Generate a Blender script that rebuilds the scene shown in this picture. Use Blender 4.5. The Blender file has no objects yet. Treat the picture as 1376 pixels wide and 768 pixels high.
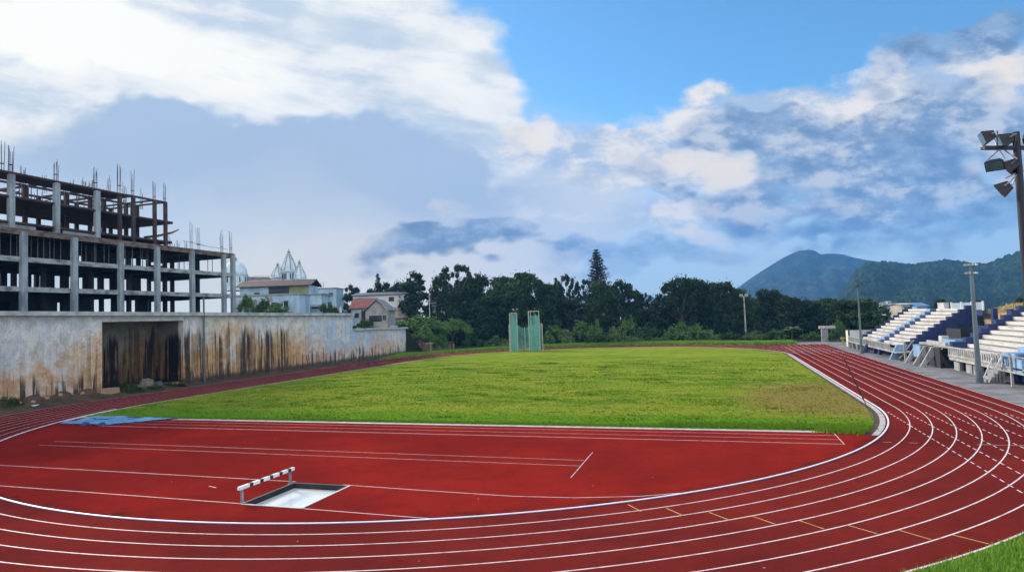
import bpy, math, random
import numpy as np
from mathutils import Vector, Matrix
R_ = math.radians
random.seed(7)
S = bpy.context.scene
COL = S.collection

# ------------------------------------------------------------------ camera
FOC, CH, YAW, PITCH, ROLL = 851.466, 7.854, 0.3157, 0.051668, -0.035708
CAM = np.array([24.489, -56.407, CH])
RAD, STR = 35.691, 62.99           # inner kerb radius, length of the straights
LW = 1.22
fw = np.array([-math.sin(YAW)*math.cos(PITCH), math.cos(YAW)*math.cos(PITCH), math.sin(PITCH)])
r0 = np.array([math.cos(YAW), math.sin(YAW), 0.0]); u0 = np.cross(r0, fw)
rt = r0*math.cos(ROLL)+u0*math.sin(ROLL); up = -r0*math.sin(ROLL)+u0*math.cos(ROLL)
def ray(px, py): return fw+rt*(px-688)/FOC-up*(py-384)/FOC
def gz(px, py, z=0):
    d = ray(px, py); return CAM+d*(z-CAM[2])/d[2]
def gx(px, py, X):
    d = ray(px, py); return CAM+d*(X-CAM[0])/d[0]
def gy(px, py, Y):
    d = ray(px, py); return CAM+d*(Y-CAM[1])/d[1]
def gt(px, py, t): return CAM+ray(px, py)*t
cd = bpy.data.cameras.new('camera'); cam = bpy.data.objects.new('camera', cd); COL.objects.link(cam)
cd.sensor_width = 36; cd.lens = FOC/1376*36; cd.clip_start = 0.1; cd.clip_end = 20000
M = Matrix.Identity(4)
for i in range(3):
    M[i][0] = rt[i]; M[i][1] = up[i]; M[i][2] = -fw[i]; M[i][3] = CAM[i]
cam.matrix_world = M
S.camera = cam

# ------------------------------------------------------------------ materials
def new_mat(name):
    m = bpy.data.materials.new(name); m.use_nodes = True
    nt = m.node_tree; nt.nodes.clear()
    o = nt.nodes.new('ShaderNodeOutputMaterial'); b = nt.nodes.new('ShaderNodeBsdfPrincipled')
    nt.links.new(b.outputs[0], o.inputs[0])
    return m, nt, b
class NT:
    def __init__(s, nt): s.nt = nt
    def n(s, t, **kw):
        x = s.nt.nodes.new(t)
        for k, v in kw.items(): setattr(x, k, v)
        return x
    def l(s, a, b): s.nt.links.new(a, b)
    def put(s, sock, v):
        if hasattr(v, 'is_output'): s.l(v, sock)
        else: sock.default_value = v
    def math(s, op, a, b=None, c=None, clamp=False):
        x = s.n('ShaderNodeMath', operation=op); x.use_clamp = clamp
        s.put(x.inputs[0], a)
        if b is not None: s.put(x.inputs[1], b)
        if c is not None: s.put(x.inputs[2], c)
        return x.outputs[0]
    def vm(s, op, a, b=None, out=0):
        x = s.n('ShaderNodeVectorMath', operation=op); s.put(x.inputs[0], a)
        if b is not None: s.put(x.inputs[1], b)
        return x.outputs[out]
    def noise(s, vec, scale, detail=4, rough=.55, out=0, dist=0):
        x = s.n('ShaderNodeTexNoise'); s.put(x.inputs['Vector'], vec)
        x.inputs['Scale'].default_value = scale; x.inputs['Detail'].default_value = detail
        x.inputs['Roughness'].default_value = rough; x.inputs['Distortion'].default_value = dist
        return x.outputs[out]
    def sstep(s, v, a, b, lo=0., hi=1.):
        x = s.n('ShaderNodeMapRange', interpolation_type='SMOOTHSTEP'); s.put(x.inputs[0], v)
        x.inputs[1].default_value = a; x.inputs[2].default_value = b
        x.inputs[3].default_value = lo; x.inputs[4].default_value = hi
        return x.outputs[0]
    def lin(s, v, a, b, lo=0., hi=1.):
        x = s.n('ShaderNodeMapRange'); s.put(x.inputs[0], v)
        x.inputs[1].default_value = a; x.inputs[2].default_value = b
        x.inputs[3].default_value = lo; x.inputs[4].default_value = hi
        return x.outputs[0]
    def mix(s, f, a, b, mode='MIX'):
        x = s.n('ShaderNodeMix', data_type='RGBA', blend_type=mode); s.put(x.inputs[0], f)
        s.put(x.inputs[6], a if hasattr(a, 'is_output') else (*a, 1)); s.put(x.inputs[7], b if hasattr(b, 'is_output') else (*b, 1))
        return x.outputs[2]
    def pos(s): return s.n('ShaderNodeNewGeometry').outputs['Position']
    def scale(s, v, xyz): return s.vm('MULTIPLY', v, xyz)
    def sep(s, v):
        x = s.n('ShaderNodeSeparateXYZ'); s.l(v, x.inputs[0]); return x.outputs
    def comb(s, x, y, z):
        c = s.n('ShaderNodeCombineXYZ'); s.put(c.inputs[0], x); s.put(c.inputs[1], y); s.put(c.inputs[2], z); return c.outputs[0]
    def bump(s, h, strength, dist=.02):
        x = s.n('ShaderNodeBump'); s.l(h, x.inputs['Height']); x.inputs['Strength'].default_value = strength
        x.inputs['Distance'].default_value = dist; return x.outputs[0]

def simple(name, col, col2=None, rough=.8, scale=1.5, bump=.0, bscale=12, metal=0, stretch=(1, 1, 1), lo=.35, hi=.68, spec=.4):
    m, nt, b = new_mat(name); N = NT(nt)
    b.inputs['Roughness'].default_value = rough; b.inputs['Metallic'].default_value = metal
    b.inputs['Specular IOR Level'].default_value = spec
    p = N.scale(N.pos(), stretch)
    if col2 is None: col2 = tuple(c*.72 for c in col)
    f = N.sstep(N.noise(p, scale, 6, .62), lo, hi)
    N.l(N.mix(f, col, col2), b.inputs['Base Color'])
    if bump: N.l(N.bump(N.noise(p, bscale, 4), bump), b.inputs['Normal'])
    return m

MAT = {}
def mk(name, *a, **k): MAT[name] = simple(name, *a, **k); return MAT[name]
# red synthetic track
def red_track(name='red_rubber', g=1.0):
    m, nt, b = new_mat(name); N = NT(nt); p = N.pos()
    big = N.noise(p, .09, 5, .6); med = N.noise(p, .7, 6, .65); fine = N.noise(p, 55, 3, .7); mid2 = N.noise(p, 9, 3, .7)
    c = N.mix(N.sstep(big, .38, .62), (.180, .0145, .0120), (.285, .0200, .0135))
    c = N.mix(N.sstep(med, .45, .75, 0, .55), c, (.135, .0125, .0105))
    c = N.mix(N.sstep(fine, .35, .7, 0, .5), c, (.30, .026, .020))
    c = N.mix(N.sstep(mid2, .5, .72, 0, .35), c, (.115, .014, .012))
    spk = N.noise(p, 26, 2, .8); c = N.mix(N.sstep(spk, .58, .72, 0, .45), c, (.10, .012, .012)); c = N.mix(N.sstep(spk, .40, .30, 0, .35), c, (.33, .035, .025))
    x, y, z = N.sep(p); rr = N.math('SUBTRACT', N.math('SQRT', N.math('ADD', N.math('MULTIPLY', x, x), N.math('MULTIPLY', y, y))), RAD)
    grime = N.math('MULTIPLY', N.sstep(N.math('ABSOLUTE', N.math('ADD', rr, .35)), 0, .9, 1, 0), N.sstep(N.noise(p, .8, 5, .7), .46, .66, .1, .75))
    c = N.mix(grime, c, (.055, .018, .016))
    st_ = N.noise(N.vm('ADD', p, (3, 8, 0)), .33, 4, .6); c = N.mix(N.sstep(N.math('ABSOLUTE', N.math('SUBTRACT', st_, .5)), 0, .035, .16, 0), c, (.10, .014, .013))
    vs_ = N.n('ShaderNodeTexVoronoi'); N.l(p, vs_.inputs['Vector']); vs_.inputs['Scale'].default_value = .55
    c = N.mix(N.math('LESS_THAN', vs_.outputs['Distance'], .022), c, (.40, .30, .25))
    # long dull scuffs and settled dust
    sc = N.noise(N.vm('MULTIPLY', p, (.25, 2.2, 1)), .8, 5, .7)
    c = N.mix(N.sstep(sc, .60, .78, 0, .3), c, (.235, .042, .034))
    c = N.mix(1.0, c, (.86, .86, .84) if g == 1 else (g, .98, 1.06), 'MULTIPLY')
    N.l(c, b.inputs['Base Color']); b.inputs['Roughness'].default_value = .95
    b.inputs['Specular IOR Level'].default_value = .0
    N.l(N.bump(N.math('ADD', fine, N.math('MULTIPLY', mid2, .5)), .35, .01), b.inputs['Normal'])
    return m
MAT['track'] = red_track(); MAT['track_lane'] = red_track('worn_red_rubber', .62)
def line_paint(name, col, worn):
    m, nt, b = new_mat(name); N = NT(nt); p = N.pos()
    f = N.math('MAXIMUM', N.sstep(N.noise(p, 1.6, 6, .72), .48, .66, 0, .8), N.sstep(N.noise(p, 30, 3, .7), .52, .7, 0, .6))
    N.l(N.mix(f, col, worn), b.inputs['Base Color']); b.inputs['Roughness'].default_value = .7
    return m
MAT['line'] = line_paint('white_line_paint', (.72, .66, .66), (.42, .22, .21))
MAT['line_thin'] = line_paint('thin_line_paint', (.56, .44, .43), (.34, .12, .11))
MAT['line_yellow'] = line_paint('yellow_line_paint', (.72, .43, .14), (.5, .2, .07))
MAT['kerb'] = simple('white_metal_kerb', (.88, .86, .88), (.72, .70, .74), rough=.4, scale=2)
def grass_mat(name, blade=False):
    m, nt, b = new_mat(name); N = NT(nt); p = N.pos()
    st = N.scale(p, (.55, 1.25, 1))
    big = N.noise(st, .07, 6, .62); med = N.noise(st, .33, 6, .66); fine = N.noise(p, 3.2, 5, .75); vf = N.noise(p, 17, 3, .8)
    c = N.mix(N.sstep(big, .36, .64), (.100, .215, .012), (.250, .315, .026))
    c = N.mix(N.sstep(med, .42, .62, 0, .85), c, (.300, .320, .045))
    c = N.mix(N.sstep(N.noise(N.vm('ADD', st, (31, 7, 0)), .5, 5, .7), .53, .66, 0, .85), c, (.050, .130, .010))
    x, y, z = N.sep(p)
    # dry patch near the right kerb
    dx = N.math('MULTIPLY', N.math('SUBTRACT', x, 32.0), 1/7.0); dy = N.math('MULTIPLY', N.math('SUBTRACT', y, 5.5), 1/14.)
    d = N.math('SQRT', N.math('ADD', N.math('MULTIPLY', dx, dx), N.math('MULTIPLY', dy, dy)))
    d = N.math('ADD', d, N.math('MULTIPLY', N.math('SUBTRACT', med, .5), 1.5))
    c = N.mix(N.sstep(d, .55, 1.10, .92, 0), c, (.27, .195, .060))
    # bright lush strip along the near edge
    e = N.math('ADD', y, N.math('MULTIPLY', N.math('SUBTRACT', fine, .5), 3.))
    c = N.mix(N.sstep(e, -7.8, -4.6, .8, 0), c, (.105, .260, .012))
    c = N.mix(N.sstep(fine, .40, .70, 0, .50), c, (.052, .115, .010))
    c = N.mix(N.sstep(vf, .45, .70, 0, .40), c, (.27, .33, .06))
    N.l(c, b.inputs['Base Color']); b.inputs['Roughness'].default_value = .9
    b.inputs['Specular IOR Level'].default_value = .0
    if not blade: N.l(N.bump(N.math('ADD', fine, vf), 1, .09), b.inputs['Normal'])
    return m
MAT['grass'] = grass_mat('infield_grass_blades'); MAT['blade'] = grass_mat('grass_tuft_blades', True)
def leaf(name, col, col2, obj_var=.35):
    m, nt, b = new_mat(name); N = NT(nt)
    g = N.n('ShaderNodeNewGeometry'); oi = N.n('ShaderNodeObjectInfo')
    c = N.mix(g.outputs['Random Per Island'], col, col2)
    c2 = N.mix(N.math('MULTIPLY', oi.outputs['Random'], obj_var), c, tuple(x*.55 for x in col))
    N.l(c2, b.inputs['Base Color']); b.inputs['Roughness'].default_value = .7; b.inputs['Specular IOR Level'].default_value = .2
    return m
MAT['leaf_dark'] = leaf('dark_leaves', (.012, .032, .011), (.032, .066, .018))
MAT['leaf_mid'] = leaf('mid_green_leaves', (.024, .062, .014), (.060, .115, .026))
MAT['leaf_shrub'] = leaf('shrub_leaves', (.055, .135, .028), (.125, .215, .048))
MAT['leaf_light'] = leaf('pale_shrub_leaves', (.095, .17, .045), (.17, .25, .08))
MAT['leaf_feather'] = leaf('feathery_leaves', (.055, .135, .022), (.125, .225, .045), .15)
MAT['leaf_pine'] = leaf('conifer_needles', (.014, .026, .017), (.028, .044, .027))
MAT['bark'] = simple('bark', (.075, .058, .045), (.14, .115, .095), scale=3, bump=.3)
MAT['verge'] = leaf('verge_grass_blades', (.125, .28, .020), (.21, .37, .04), 0)
MAT['dry'] = leaf('dry_grass_blades', (.36, .27, .09), (.52, .41, .17), 0)
mk('soil', (.11, .075, .05), (.055, .045, .035), scale=.6, bump=.6, bscale=5, spec=.06)
mk('undergrowth_soil', (.022, .034, .014), (.03, .028, .018), scale=.3, bump=.5, bscale=3, spec=.06)
mk('ground', (.075, .085, .035), (.06, .05, .032), scale=.15, bump=.4, bscale=3, spec=.06)
mk('concrete', (.36, .36, .35), (.22, .22, .215), scale=.8, bump=.15, bscale=18)
mk('concrete_pale', (.50, .49, .46), (.30, .29, .27), scale=1.3, bump=.15, bscale=18)
mk('apron', (.25, .25, .255), (.14, .138, .14), scale=.45, bump=.15, bscale=14, spec=.06)
mk('coping', (.50, .53, .55), (.30, .32, .335), scale=.7, bump=.15)
mk('column', (.36, .42, .47), (.17, .20, .23), scale=.6, stretch=(1, 1, .35), bump=.1)
mk('slab_edge', (.36, .40, .43), (.12, .105, .095), scale=.8, stretch=(1, 1, 2.2), lo=.42, hi=.7)
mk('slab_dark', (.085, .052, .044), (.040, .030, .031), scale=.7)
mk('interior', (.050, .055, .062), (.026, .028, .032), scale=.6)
mk('roof_edge', (.21, .16, .13), (.075, .052, .045), scale=.9, stretch=(1, 1, 2))
mk('rebar', (.12, .085, .07), (.07, .055, .05), scale=4, rough=.7)
mk('prop', (.20, .20, .20), (.10, .09, .085), scale=3)
mk('seat_riser_shade', (.30, .29, .28), (.2, .195, .19), scale=1.2)  # darker riser: shadow line under each seat edge put into the colour
mk('seat_white', (.57, .545, .51), (.32, .305, .285), scale=.9, rough=.75, stretch=(1.4, .35, 1.4), lo=.46, hi=.74)
mk('navy', (.016, .036, .135), (.010, .020, .078), scale=1.4, rough=.6)
mk('sky_blue', (.26, .42, .62), (.17, .30, .48), scale=1.4, rough=.6)
mk('steel_blue', (.10, .20, .34), (.07, .14, .25), scale=1.2, rough=.6)
mk('balustrade', (.40, .41, .41), (.20, .20, .20), scale=1.6, stretch=(1, 1, .4))
mk('fence_grey', (.30, .38, .46), (.24, .31, .38), scale=1.5)
mk('kerb_side_fringe', (.13, .11, .33), (.20, .17, .36), scale=2)  # violet fringe of the kerb's shadow side put into the colour
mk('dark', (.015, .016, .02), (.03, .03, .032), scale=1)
mk('pole_grey', (.13, .175, .20), (.085, .115, .135), scale=1.5, stretch=(1, 1, .3), rough=.5)
mk('pole_dark', (.016, .019, .036), (.012, .014, .022), scale=2, rough=.55)
mk('lamp_body', (.011, .012, .020), (.007, .008, .013), scale=4, rough=.45)
mk('lamp_glass', (.10, .15, .20), (.07, .10, .14), scale=5, rough=.10)
mk('lamp_white', (.62, .62, .56), (.45, .45, .40), scale=4, rough=.4)
mk('steel', (.36, .37, .40), (.22, .23, .26), scale=4, rough=.4, metal=.4)
mk('white_paint', (.80, .80, .80), (.66, .66, .68), scale=4, rough=.45)
mk('black_paint', (.018, .018, .025), scale=4, rough=.45)
mk('net_frame', (.52, .46, .42), (.40, .35, .32), scale=2)
mk('tarp', (.15, .34, .53), (.085, .20, .38), scale=.9, rough=.5, lo=.3, hi=.75, bump=.3, bscale=3)
mk('tarp_dark', (.02, .045, .17), scale=2, rough=.5)
mk('block_tan', (.42, .26, .14), (.30, .22, .15), scale=2, bump=.2)
mk('stone', (.20, .165, .135), (.10, .085, .075), scale=1.5, bump=.4)
mk('stone_blue', (.055, .075, .095), (.10, .12, .13), scale=3, bump=.4)
mk('yellow', (.42, .30, .07), (.30, .21, .06), scale=5)
mk('wall_blue', (.46, .62, .74), (.28, .40, .50), scale=.35, stretch=(1, 1, .5))
mk('wall_white', (.66, .66, .62), (.45, .45, .42), scale=.3)
mk('wall_cream', (.52, .45, .36), (.38, .33, .27), scale=.3)
mk('wall_olive', (.27, .30, .15), (.20, .225, .115), scale=.4)
mk('roof_red', (.27, .075, .070), (.17, .052, .05), scale=.8)
mk('roof_rust', (.050, .028, .026), (.024, .017, .018), scale=.6)
mk('roof_grey', (.24, .25, .27), (.15, .16, .18), scale=.6)
mk('roof_navy', (.055, .075, .13), (.035, .05, .09), scale=.6)
mk('roof_blue', (.16, .26, .42), (.11, .19, .33), scale=.6)
mk('window', (.025, .032, .042), (.04, .05, .065), scale=.5, rough=.15)
mk('temple', (.66, .78, .82), (.46, .58, .64), scale=.5)
mk('temple_trim', (.36, .35, .33), (.22, .23, .25), scale=1)
mk('bird_black', (.012, .012, .014), scale=9)
mk('hill', (.035, .062, .045), (.052, .082, .05), scale=.012, lo=.3, hi=.7, bump=.5, bscale=.05)
def mountain_mat():
    m, nt, b = new_mat('mountain_rock_and_scrub'); N = NT(nt); p = N.pos()
    rk = N.noise(N.scale(p, (1, .5, .30)), .012, 7, .72)
    c = N.mix(N.sstep(N.noise(p, .006, 6, .65), .35, .65), (.018, .040, .034), (.034, .056, .042))
    c = N.mix(N.sstep(rk, .50, .68, 0, .50), c, (.14, .14, .12))
    N.l(c, b.inputs['Base Color']); b.inputs['Roughness'].default_value = .95
    b.inputs['Specular IOR Level'].default_value = .1
    N.l(N.bump(N.noise(p, .02, 6, .7), 1, 25), b.inputs['Normal'])
    return m
MAT['mountain'] = mountain_mat()
def wood_mat():
    m, nt, b = new_mat('forested_slope'); N = NT(nt); p = N.pos()
    v = N.n('ShaderNodeTexVoronoi'); N.l(p, v.inputs['Vector']); v.inputs['Scale'].default_value = .07
    c = N.mix(N.sstep(N.noise(p, .01, 5, .65), .35, .65), (.018, .042, .020), (.036, .066, .026))
    c = N.mix(N.sstep(N.noise(p, .05, 5, .7), .5, .7, 0, .7), c, (.055, .085, .032))
    N.l(c, b.inputs['Base Color']); b.inputs['Roughness'].default_value = .95; b.inputs['Specular IOR Level'].default_value = .1
    N.l(N.bump(N.math('SUBTRACT', N.noise(p, .12, 5, .7), v.outputs['Distance']), 1, 8), b.inputs['Normal'])
    return m
MAT['wood'] = wood_mat()

# stained retaining wall
def wall_mat(name, streak_gain=1.0, dark=1.0):
    m, nt, b = new_mat(name); N = NT(nt); p = N.pos(); x, y, z = N.sep(p)
    yy = N.math('ADD', y, N.math('MULTIPLY', x, .83))           # so that return walls streak too
    big = N.noise(p, .16, 6, .65); med = N.noise(p, .9, 6, .65)
    def reg(pts):                                               # weight along the wall
        r = N.n('ShaderNodeValToRGB'); N.l(N.lin(y, -20, 90), r.inputs[0]); e = r.color_ramp.elements
        while len(e) < len(pts): e.new(.5)
        for k, (a, v) in enumerate(pts):
            e[k].position = (a+20)/110; e[k].color = (v, v, v, 1)
        return r.outputs[0]
    c = N.mix(N.sstep(med, .35, .68), (.74, .715, .68), (.54, .53, .52))
    blue = N.math('MULTIPLY', N.sstep(N.noise(N.scale(p, (1, 1, 1.6)), .28, 5, .7), .40, .60), reg([(-16, .85), (-4, .35), (12, .25), (28, .2), (42, .4), (48, 1), (85, 1)]))
    c = N.mix(blue, c, (.42, .56, .70))
    # ochre soil wash, stronger low down
    lowz = N.math('SUBTRACT', 1.0, N.math('DIVIDE', z, 9.0))
    reg2 = reg([(-16, .12), (2, .20), (10, .30), (22, .30), (34, .38), (40, .55), (44, .30), (50, .0)])
    ok = N.math('ADD', N.math('ADD', N.math('MULTIPLY', N.math('SUBTRACT', big, .5), 2.0), lowz), N.math('MULTIPLY', N.math('SUBTRACT', med, .5), .9))
    ok = N.math('MULTIPLY', N.sstep(N.math('ADD', ok, reg2), .32, 1.05, 0, .95), reg([(-16, .8), (0, .95), (14, 1), (26, 1.0), (40, 1), (44, .9), (50, .6), (85, .6)]))
    c = N.mix(ok, c, (.68, .41, .17))
    ok2 = N.math('MULTIPLY', N.sstep(N.math('ADD', med, N.math('MULTIPLY', lowz, .25)), .6, .8, 0, .55), ok)
    c = N.mix(ok2, c, (.45, .20, .09))
    # pour joints: horizontal lifts and vertical panel joints
    hz = N.math('FRACT', N.math('MULTIPLY', z, 1/2.4)); vy = N.math('FRACT', N.math('MULTIPLY', yy, 1/4.9))
    j = N.math('MAXIMUM', N.sstep(hz, .0, .022, .5, 0), N.sstep(vy, .0, .013, .5, 0))
    c = N.mix(N.math('MULTIPLY', j, N.sstep(med, .35, .6, .3, 1)), c, (.10, .09, .08))
    # black algae drips running down from the weep joints
    def drips(fy, fz, th, zt, zs, gain, off):
        q = N.comb(N.math('ADD', N.math('MULTIPLY', yy, fy), off), N.math('MULTIPLY', z, fz), 0)
        n = N.noise(q, 1, 3, .6)
        topn = N.noise(N.comb(N.math('MULTIPLY', yy, fy*.8), 3.3+off, 0), 1, 2, .6)
        top = N.math('ADD', zt, N.math('MULTIPLY', N.math('SUBTRACT', topn, .5), zs))
        hm = N.sstep(N.math('SUBTRACT', z, top), -1.6, .2, 1, 0)
        return N.math('MULTIPLY', N.math('MULTIPLY', N.sstep(n, th, th+.05), hm), gain)
    rg = reg([(-16, .12), (0, .18), (3, 1), (17, 1), (30, 1.0), (37, 1), (40, .15), (60, .05), (85, .05)])
    d1 = N.math('MULTIPLY', drips(1.25, .030, .455, 7.9, 6.5, .95*streak_gain, 0), N.math('MULTIPLY', rg, N.sstep(N.noise(N.comb(N.math('MULTIPLY', yy, .33), 2.2, 0), 1, 2), .36, .54, .25, 1)))
    d2 = N.math('MULTIPLY', drips(4.0, .07, .53, 6.6, 7, .75*streak_gain, 17), rg)
    d3 = drips(1.35, .05, .50, 3.3, 5.2, .93, 41)
    d = N.math('MAXIMUM', N.math('MAXIMUM', d1, d2), d3)
    d = N.math('MULTIPLY', d, N.sstep(med, .24, .46, .70, 1))
    c = N.mix(d, c, (.026, .025, .024))
    sm = N.math('MULTIPLY', N.sstep(N.noise(N.comb(N.math('MULTIPLY', yy, 3.4), N.math('MULTIPLY', z, .22), 5), 1, 4, .65), .52, .72), .42)
    c = N.mix(sm, c, (.16, .135, .115))
    foot = N.sstep(N.math('SUBTRACT', z, N.math('MULTIPLY', N.noise(N.comb(N.math('MULTIPLY', yy, .9), 8, 0), 1, 4, .7), 1.9)), -.35, .45, .88, 0)
    c = N.mix(foot, c, (.045, .042, .038))
    crk = N.math('ABSOLUTE', N.math('SUBTRACT', N.noise(N.scale(p, (1, 1, .7)), .55, 5, .7), .5))
    c = N.mix(N.sstep(crk, .0, .010, .55, 0), c, (.10, .09, .08))
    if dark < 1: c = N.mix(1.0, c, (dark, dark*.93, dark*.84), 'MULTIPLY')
    topw = N.math('MULTIPLY', N.sstep(N.math('ADD', z, N.math('MULTIPLY', med, 2.)), 9.2, 11.2), .5)
    c = N.mix(topw, c, (.21, .215, .215))
    N.l(c, b.inputs['Base Color']); b.inputs['Roughness'].default_value = .92; b.inputs['Specular IOR Level'].default_value = .2
    N.l(N.bump(N.math('SUBTRACT', med, N.math('MULTIPLY', j, .8)), .4, .05), b.inputs['Normal'])
    return m
MAT['wall'] = wall_mat('stained_concrete'); MAT['wall_recess'] = wall_mat('stained_shaded_concrete', 1.05, .32)  # recess copy: same stains, with the shade of the recess darkened into the colour
def net_mat():
    m, nt, b = new_mat('green_cage_netting'); N = NT(nt)
    tr = N.n('ShaderNodeBsdfTransparent'); mx = N.n('ShaderNodeMixShader')
    b.inputs['Base Color'].default_value = (.10, .34, .28, 1); b.inputs['Roughness'].default_value = .8
    mx.inputs[0].default_value = .48
    out = [x for x in nt.nodes if x.type == 'OUTPUT_MATERIAL'][0]
    N.l(tr.outputs[0], mx.inputs[1]); N.l(b.outputs[0], mx.inputs[2]); N.l(mx.outputs[0], out.inputs[0])
    n = N.noise(N.scale(N.pos(), (3.5, 3.5, .12)), 1.0, 4, .6); N.l(N.sstep(n, .3, .7, .32, .74), mx.inputs[0])
    N.l(N.mix(n, (.15, .50, .47), (.13, .33, .24)), b.inputs['Base Color'])
    return m
MAT['net'] = net_mat()
def water_mat():
    m, nt, b = new_mat('pit_water'); N = NT(nt); p = N.pos()
    N.l(N.mix(N.noise(p, .9, 4), (.80, .82, .80), (.70, .73, .71)), b.inputs['Base Color'])
    b.inputs['Roughness'].default_value = .04; b.inputs['IOR'].default_value = 1.6
    N.l(N.bump(N.noise(p, 5, 2), .02, .01), b.inputs['Normal'])
    return m
MAT['water'] = water_mat()

# ------------------------------------------------------------------ mesh helpers
ORIGIN = {}
class MB:
    def __init__(s): s.v = []; s.f = []; s.m = []
    def add(s, vs, fs, mi=0):
        o = len(s.v); s.v += [tuple(map(float, q)) for q in vs]
        s.f += [tuple(i+o for i in f) for f in fs]; s.m += [mi]*len(fs); return s
    def box(s, x0, x1, y0, y1, z0, z1, mi=0):
        v = [(x0, y0, z0), (x1, y0, z0), (x1, y1, z0), (x0, y1, z0), (x0, y0, z1), (x1, y0, z1), (x1, y1, z1), (x0, y1, z1)]
        return s.add(v, [(0, 3, 2, 1), (4, 5, 6, 7), (0, 1, 5, 4), (1, 2, 6, 5), (2, 3, 7, 6), (3, 0, 4, 7)], mi)
    def bar(s, a, b, w, h=None, mi=0, upv=(0, 0, 1)):
        a = Vector(a); b = Vector(b); h = h or w; d = (b-a).normalized(); u = Vector(upv)
        if abs(d.dot(u)) > .98: u = Vector((0, 1, 0))
        sd = d.cross(u).normalized(); u = sd.cross(d).normalized(); vs = []
        for q in (a, b):
            for i, j in ((-1, -1), (1, -1), (1, 1), (-1, 1)): vs.append(q+sd*(i*w/2)+u*(j*h/2))
        return s.add(vs, [(0, 1, 2, 3), (7, 6, 5, 4), (0, 4, 5, 1), (1, 5, 6, 2), (2, 6, 7, 3), (3, 7, 4, 0)], mi)
    def tube(s, pts, rads, n=8, mi=0, cap=True):
        pts = [Vector(q) for q in pts]
        if not hasattr(rads, '__len__'): rads = [rads]*len(pts)
        rings = []
        for i, q in enumerate(pts):
            d = (pts[min(i+1, len(pts)-1)]-pts[max(i-1, 0)]).normalized()
            u = Vector((0, 0, 1)) if abs(d.z) < .9 else Vector((0, 1, 0))
            a = d.cross(u).normalized(); b = a.cross(d)
            rings.append([q+(a*math.cos(2*math.pi*k/n)+b*math.sin(2*math.pi*k/n))*rads[i] for k in range(n)])
        vs = [q for r in rings for q in r]; fs = []
        for i in range(len(pts)-1):
            for k in range(n): fs.append((i*n+k, i*n+(k+1) % n, (i+1)*n+(k+1) % n, (i+1)*n+k))
        if cap: fs += [tuple(range(n))[::-1], tuple((len(pts)-1)*n+k for k in range(n))]
        return s.add(vs, fs, mi)
    def lathe(s, c, prof, n=16, mi=0, twist=0):
        vs = [(c[0]+r*math.cos(2*math.pi*k/n+twist), c[1]+r*math.sin(2*math.pi*k/n+twist), c[2]+z) for r, z in prof for k in range(n)]
        fs = [(i*n+k, i*n+(k+1) % n, (i+1)*n+(k+1) % n, (i+1)*n+k) for i in range(len(prof)-1) for k in range(n)]
        fs += [tuple(range(n))[::-1], tuple((len(prof)-1)*n+k for k in range(n))]
        return s.add(vs, fs, mi)
    def prism(s, poly, ax, a, b, mi=0):          # 2D polygon extruded along axis ax from a to b
        n = len(poly)
        def p3(q, t):
            return {'x': (t, q[0], q[1]), 'y': (q[0], t, q[1]), 'z': (q[0], q[1], t)}[ax]
        vs = [p3(q, a) for q in poly]+[p3(q, b) for q in poly]
        fs = [tuple(range(n)), tuple(range(n, 2*n))[::-1]]+[(i, i+n, (i+1) % n+n, (i+1) % n) for i in range(n)]
        return s.add(vs, fs, mi)
    def strip(s, L, R, mi=0):
        n = len(L); return s.add(list(L)+list(R), [(i, i+1, n+i+1, n+i) for i in range(n-1)], mi)
    def quads(s, V):
        o = len(s.v); V = np.asarray(V); k = V.shape[1]
        s.v += [tuple(q) for q in V.reshape(-1, 3).tolist()]
        s.f += [tuple(range(o+i*k, o+i*k+k)) for i in range(V.shape[0])]; s.m += [0]*V.shape[0]; return s
    def mesh(s, name, mats, org=(0, 0, 0), smooth=False):
        me = bpy.data.meshes.new(name); o = np.array(org)
        me.from_pydata((np.array(s.v)-o).tolist() if len(s.v) else [], [], s.f)
        for m in (mats if isinstance(mats, (list, tuple)) else [mats]): me.materials.append(MAT[m] if isinstance(m, str) else m)
        if any(s.m): me.polygons.foreach_set('material_index', s.m)
        if smooth: me.polygons.foreach_set('use_smooth', [True]*len(me.polygons))
        me.update(); return me
    def build(s, name, mats, parent=None, loc=None, smooth=False):
        if parent is not None: org = ORIGIN[parent.name]
        elif loc is not None: org = tuple(loc)
        else: org = (0, 0, 0)
        ob = bpy.data.objects.new(name, s.mesh(name, mats, org, smooth)); COL.objects.link(ob)
        if parent is not None: ob.parent = parent
        else: ob.location = org
        ORIGIN[ob.name] = org
        return ob
def tag(o, label=None, cat=None, group=None, kind=None):
    if label: o['label'] = label
    if cat: o['category'] = cat
    if group: o['group'] = group
    if kind: o['kind'] = kind
    return o
def thing(name, label, cat, loc=(0, 0, 0), group=None):
    o = bpy.data.objects.new(name, None); COL.objects.link(o); o.location = loc; o.empty_display_size = .3
    ORIGIN[o.name] = tuple(map(float, loc)); return tag(o, label, cat, group)
def struct(o): o['kind'] = 'structure'; return o
def copy_tree(o, parent=None):
    c = o.copy(); COL.objects.link(c)
    if parent is not None: c.parent = parent
    for ch in list(o.children): copy_tree(ch, c)
    return c
def place(src, loc, rz, sc, label, group=None):
    c = copy_tree(src); c.location = loc; c.rotation_euler = (0, 0, rz)
    c.scale = sc if hasattr(sc, '__len__') else (sc, sc, sc); c['label'] = label
    if group: c['group'] = group
    return c

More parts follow.
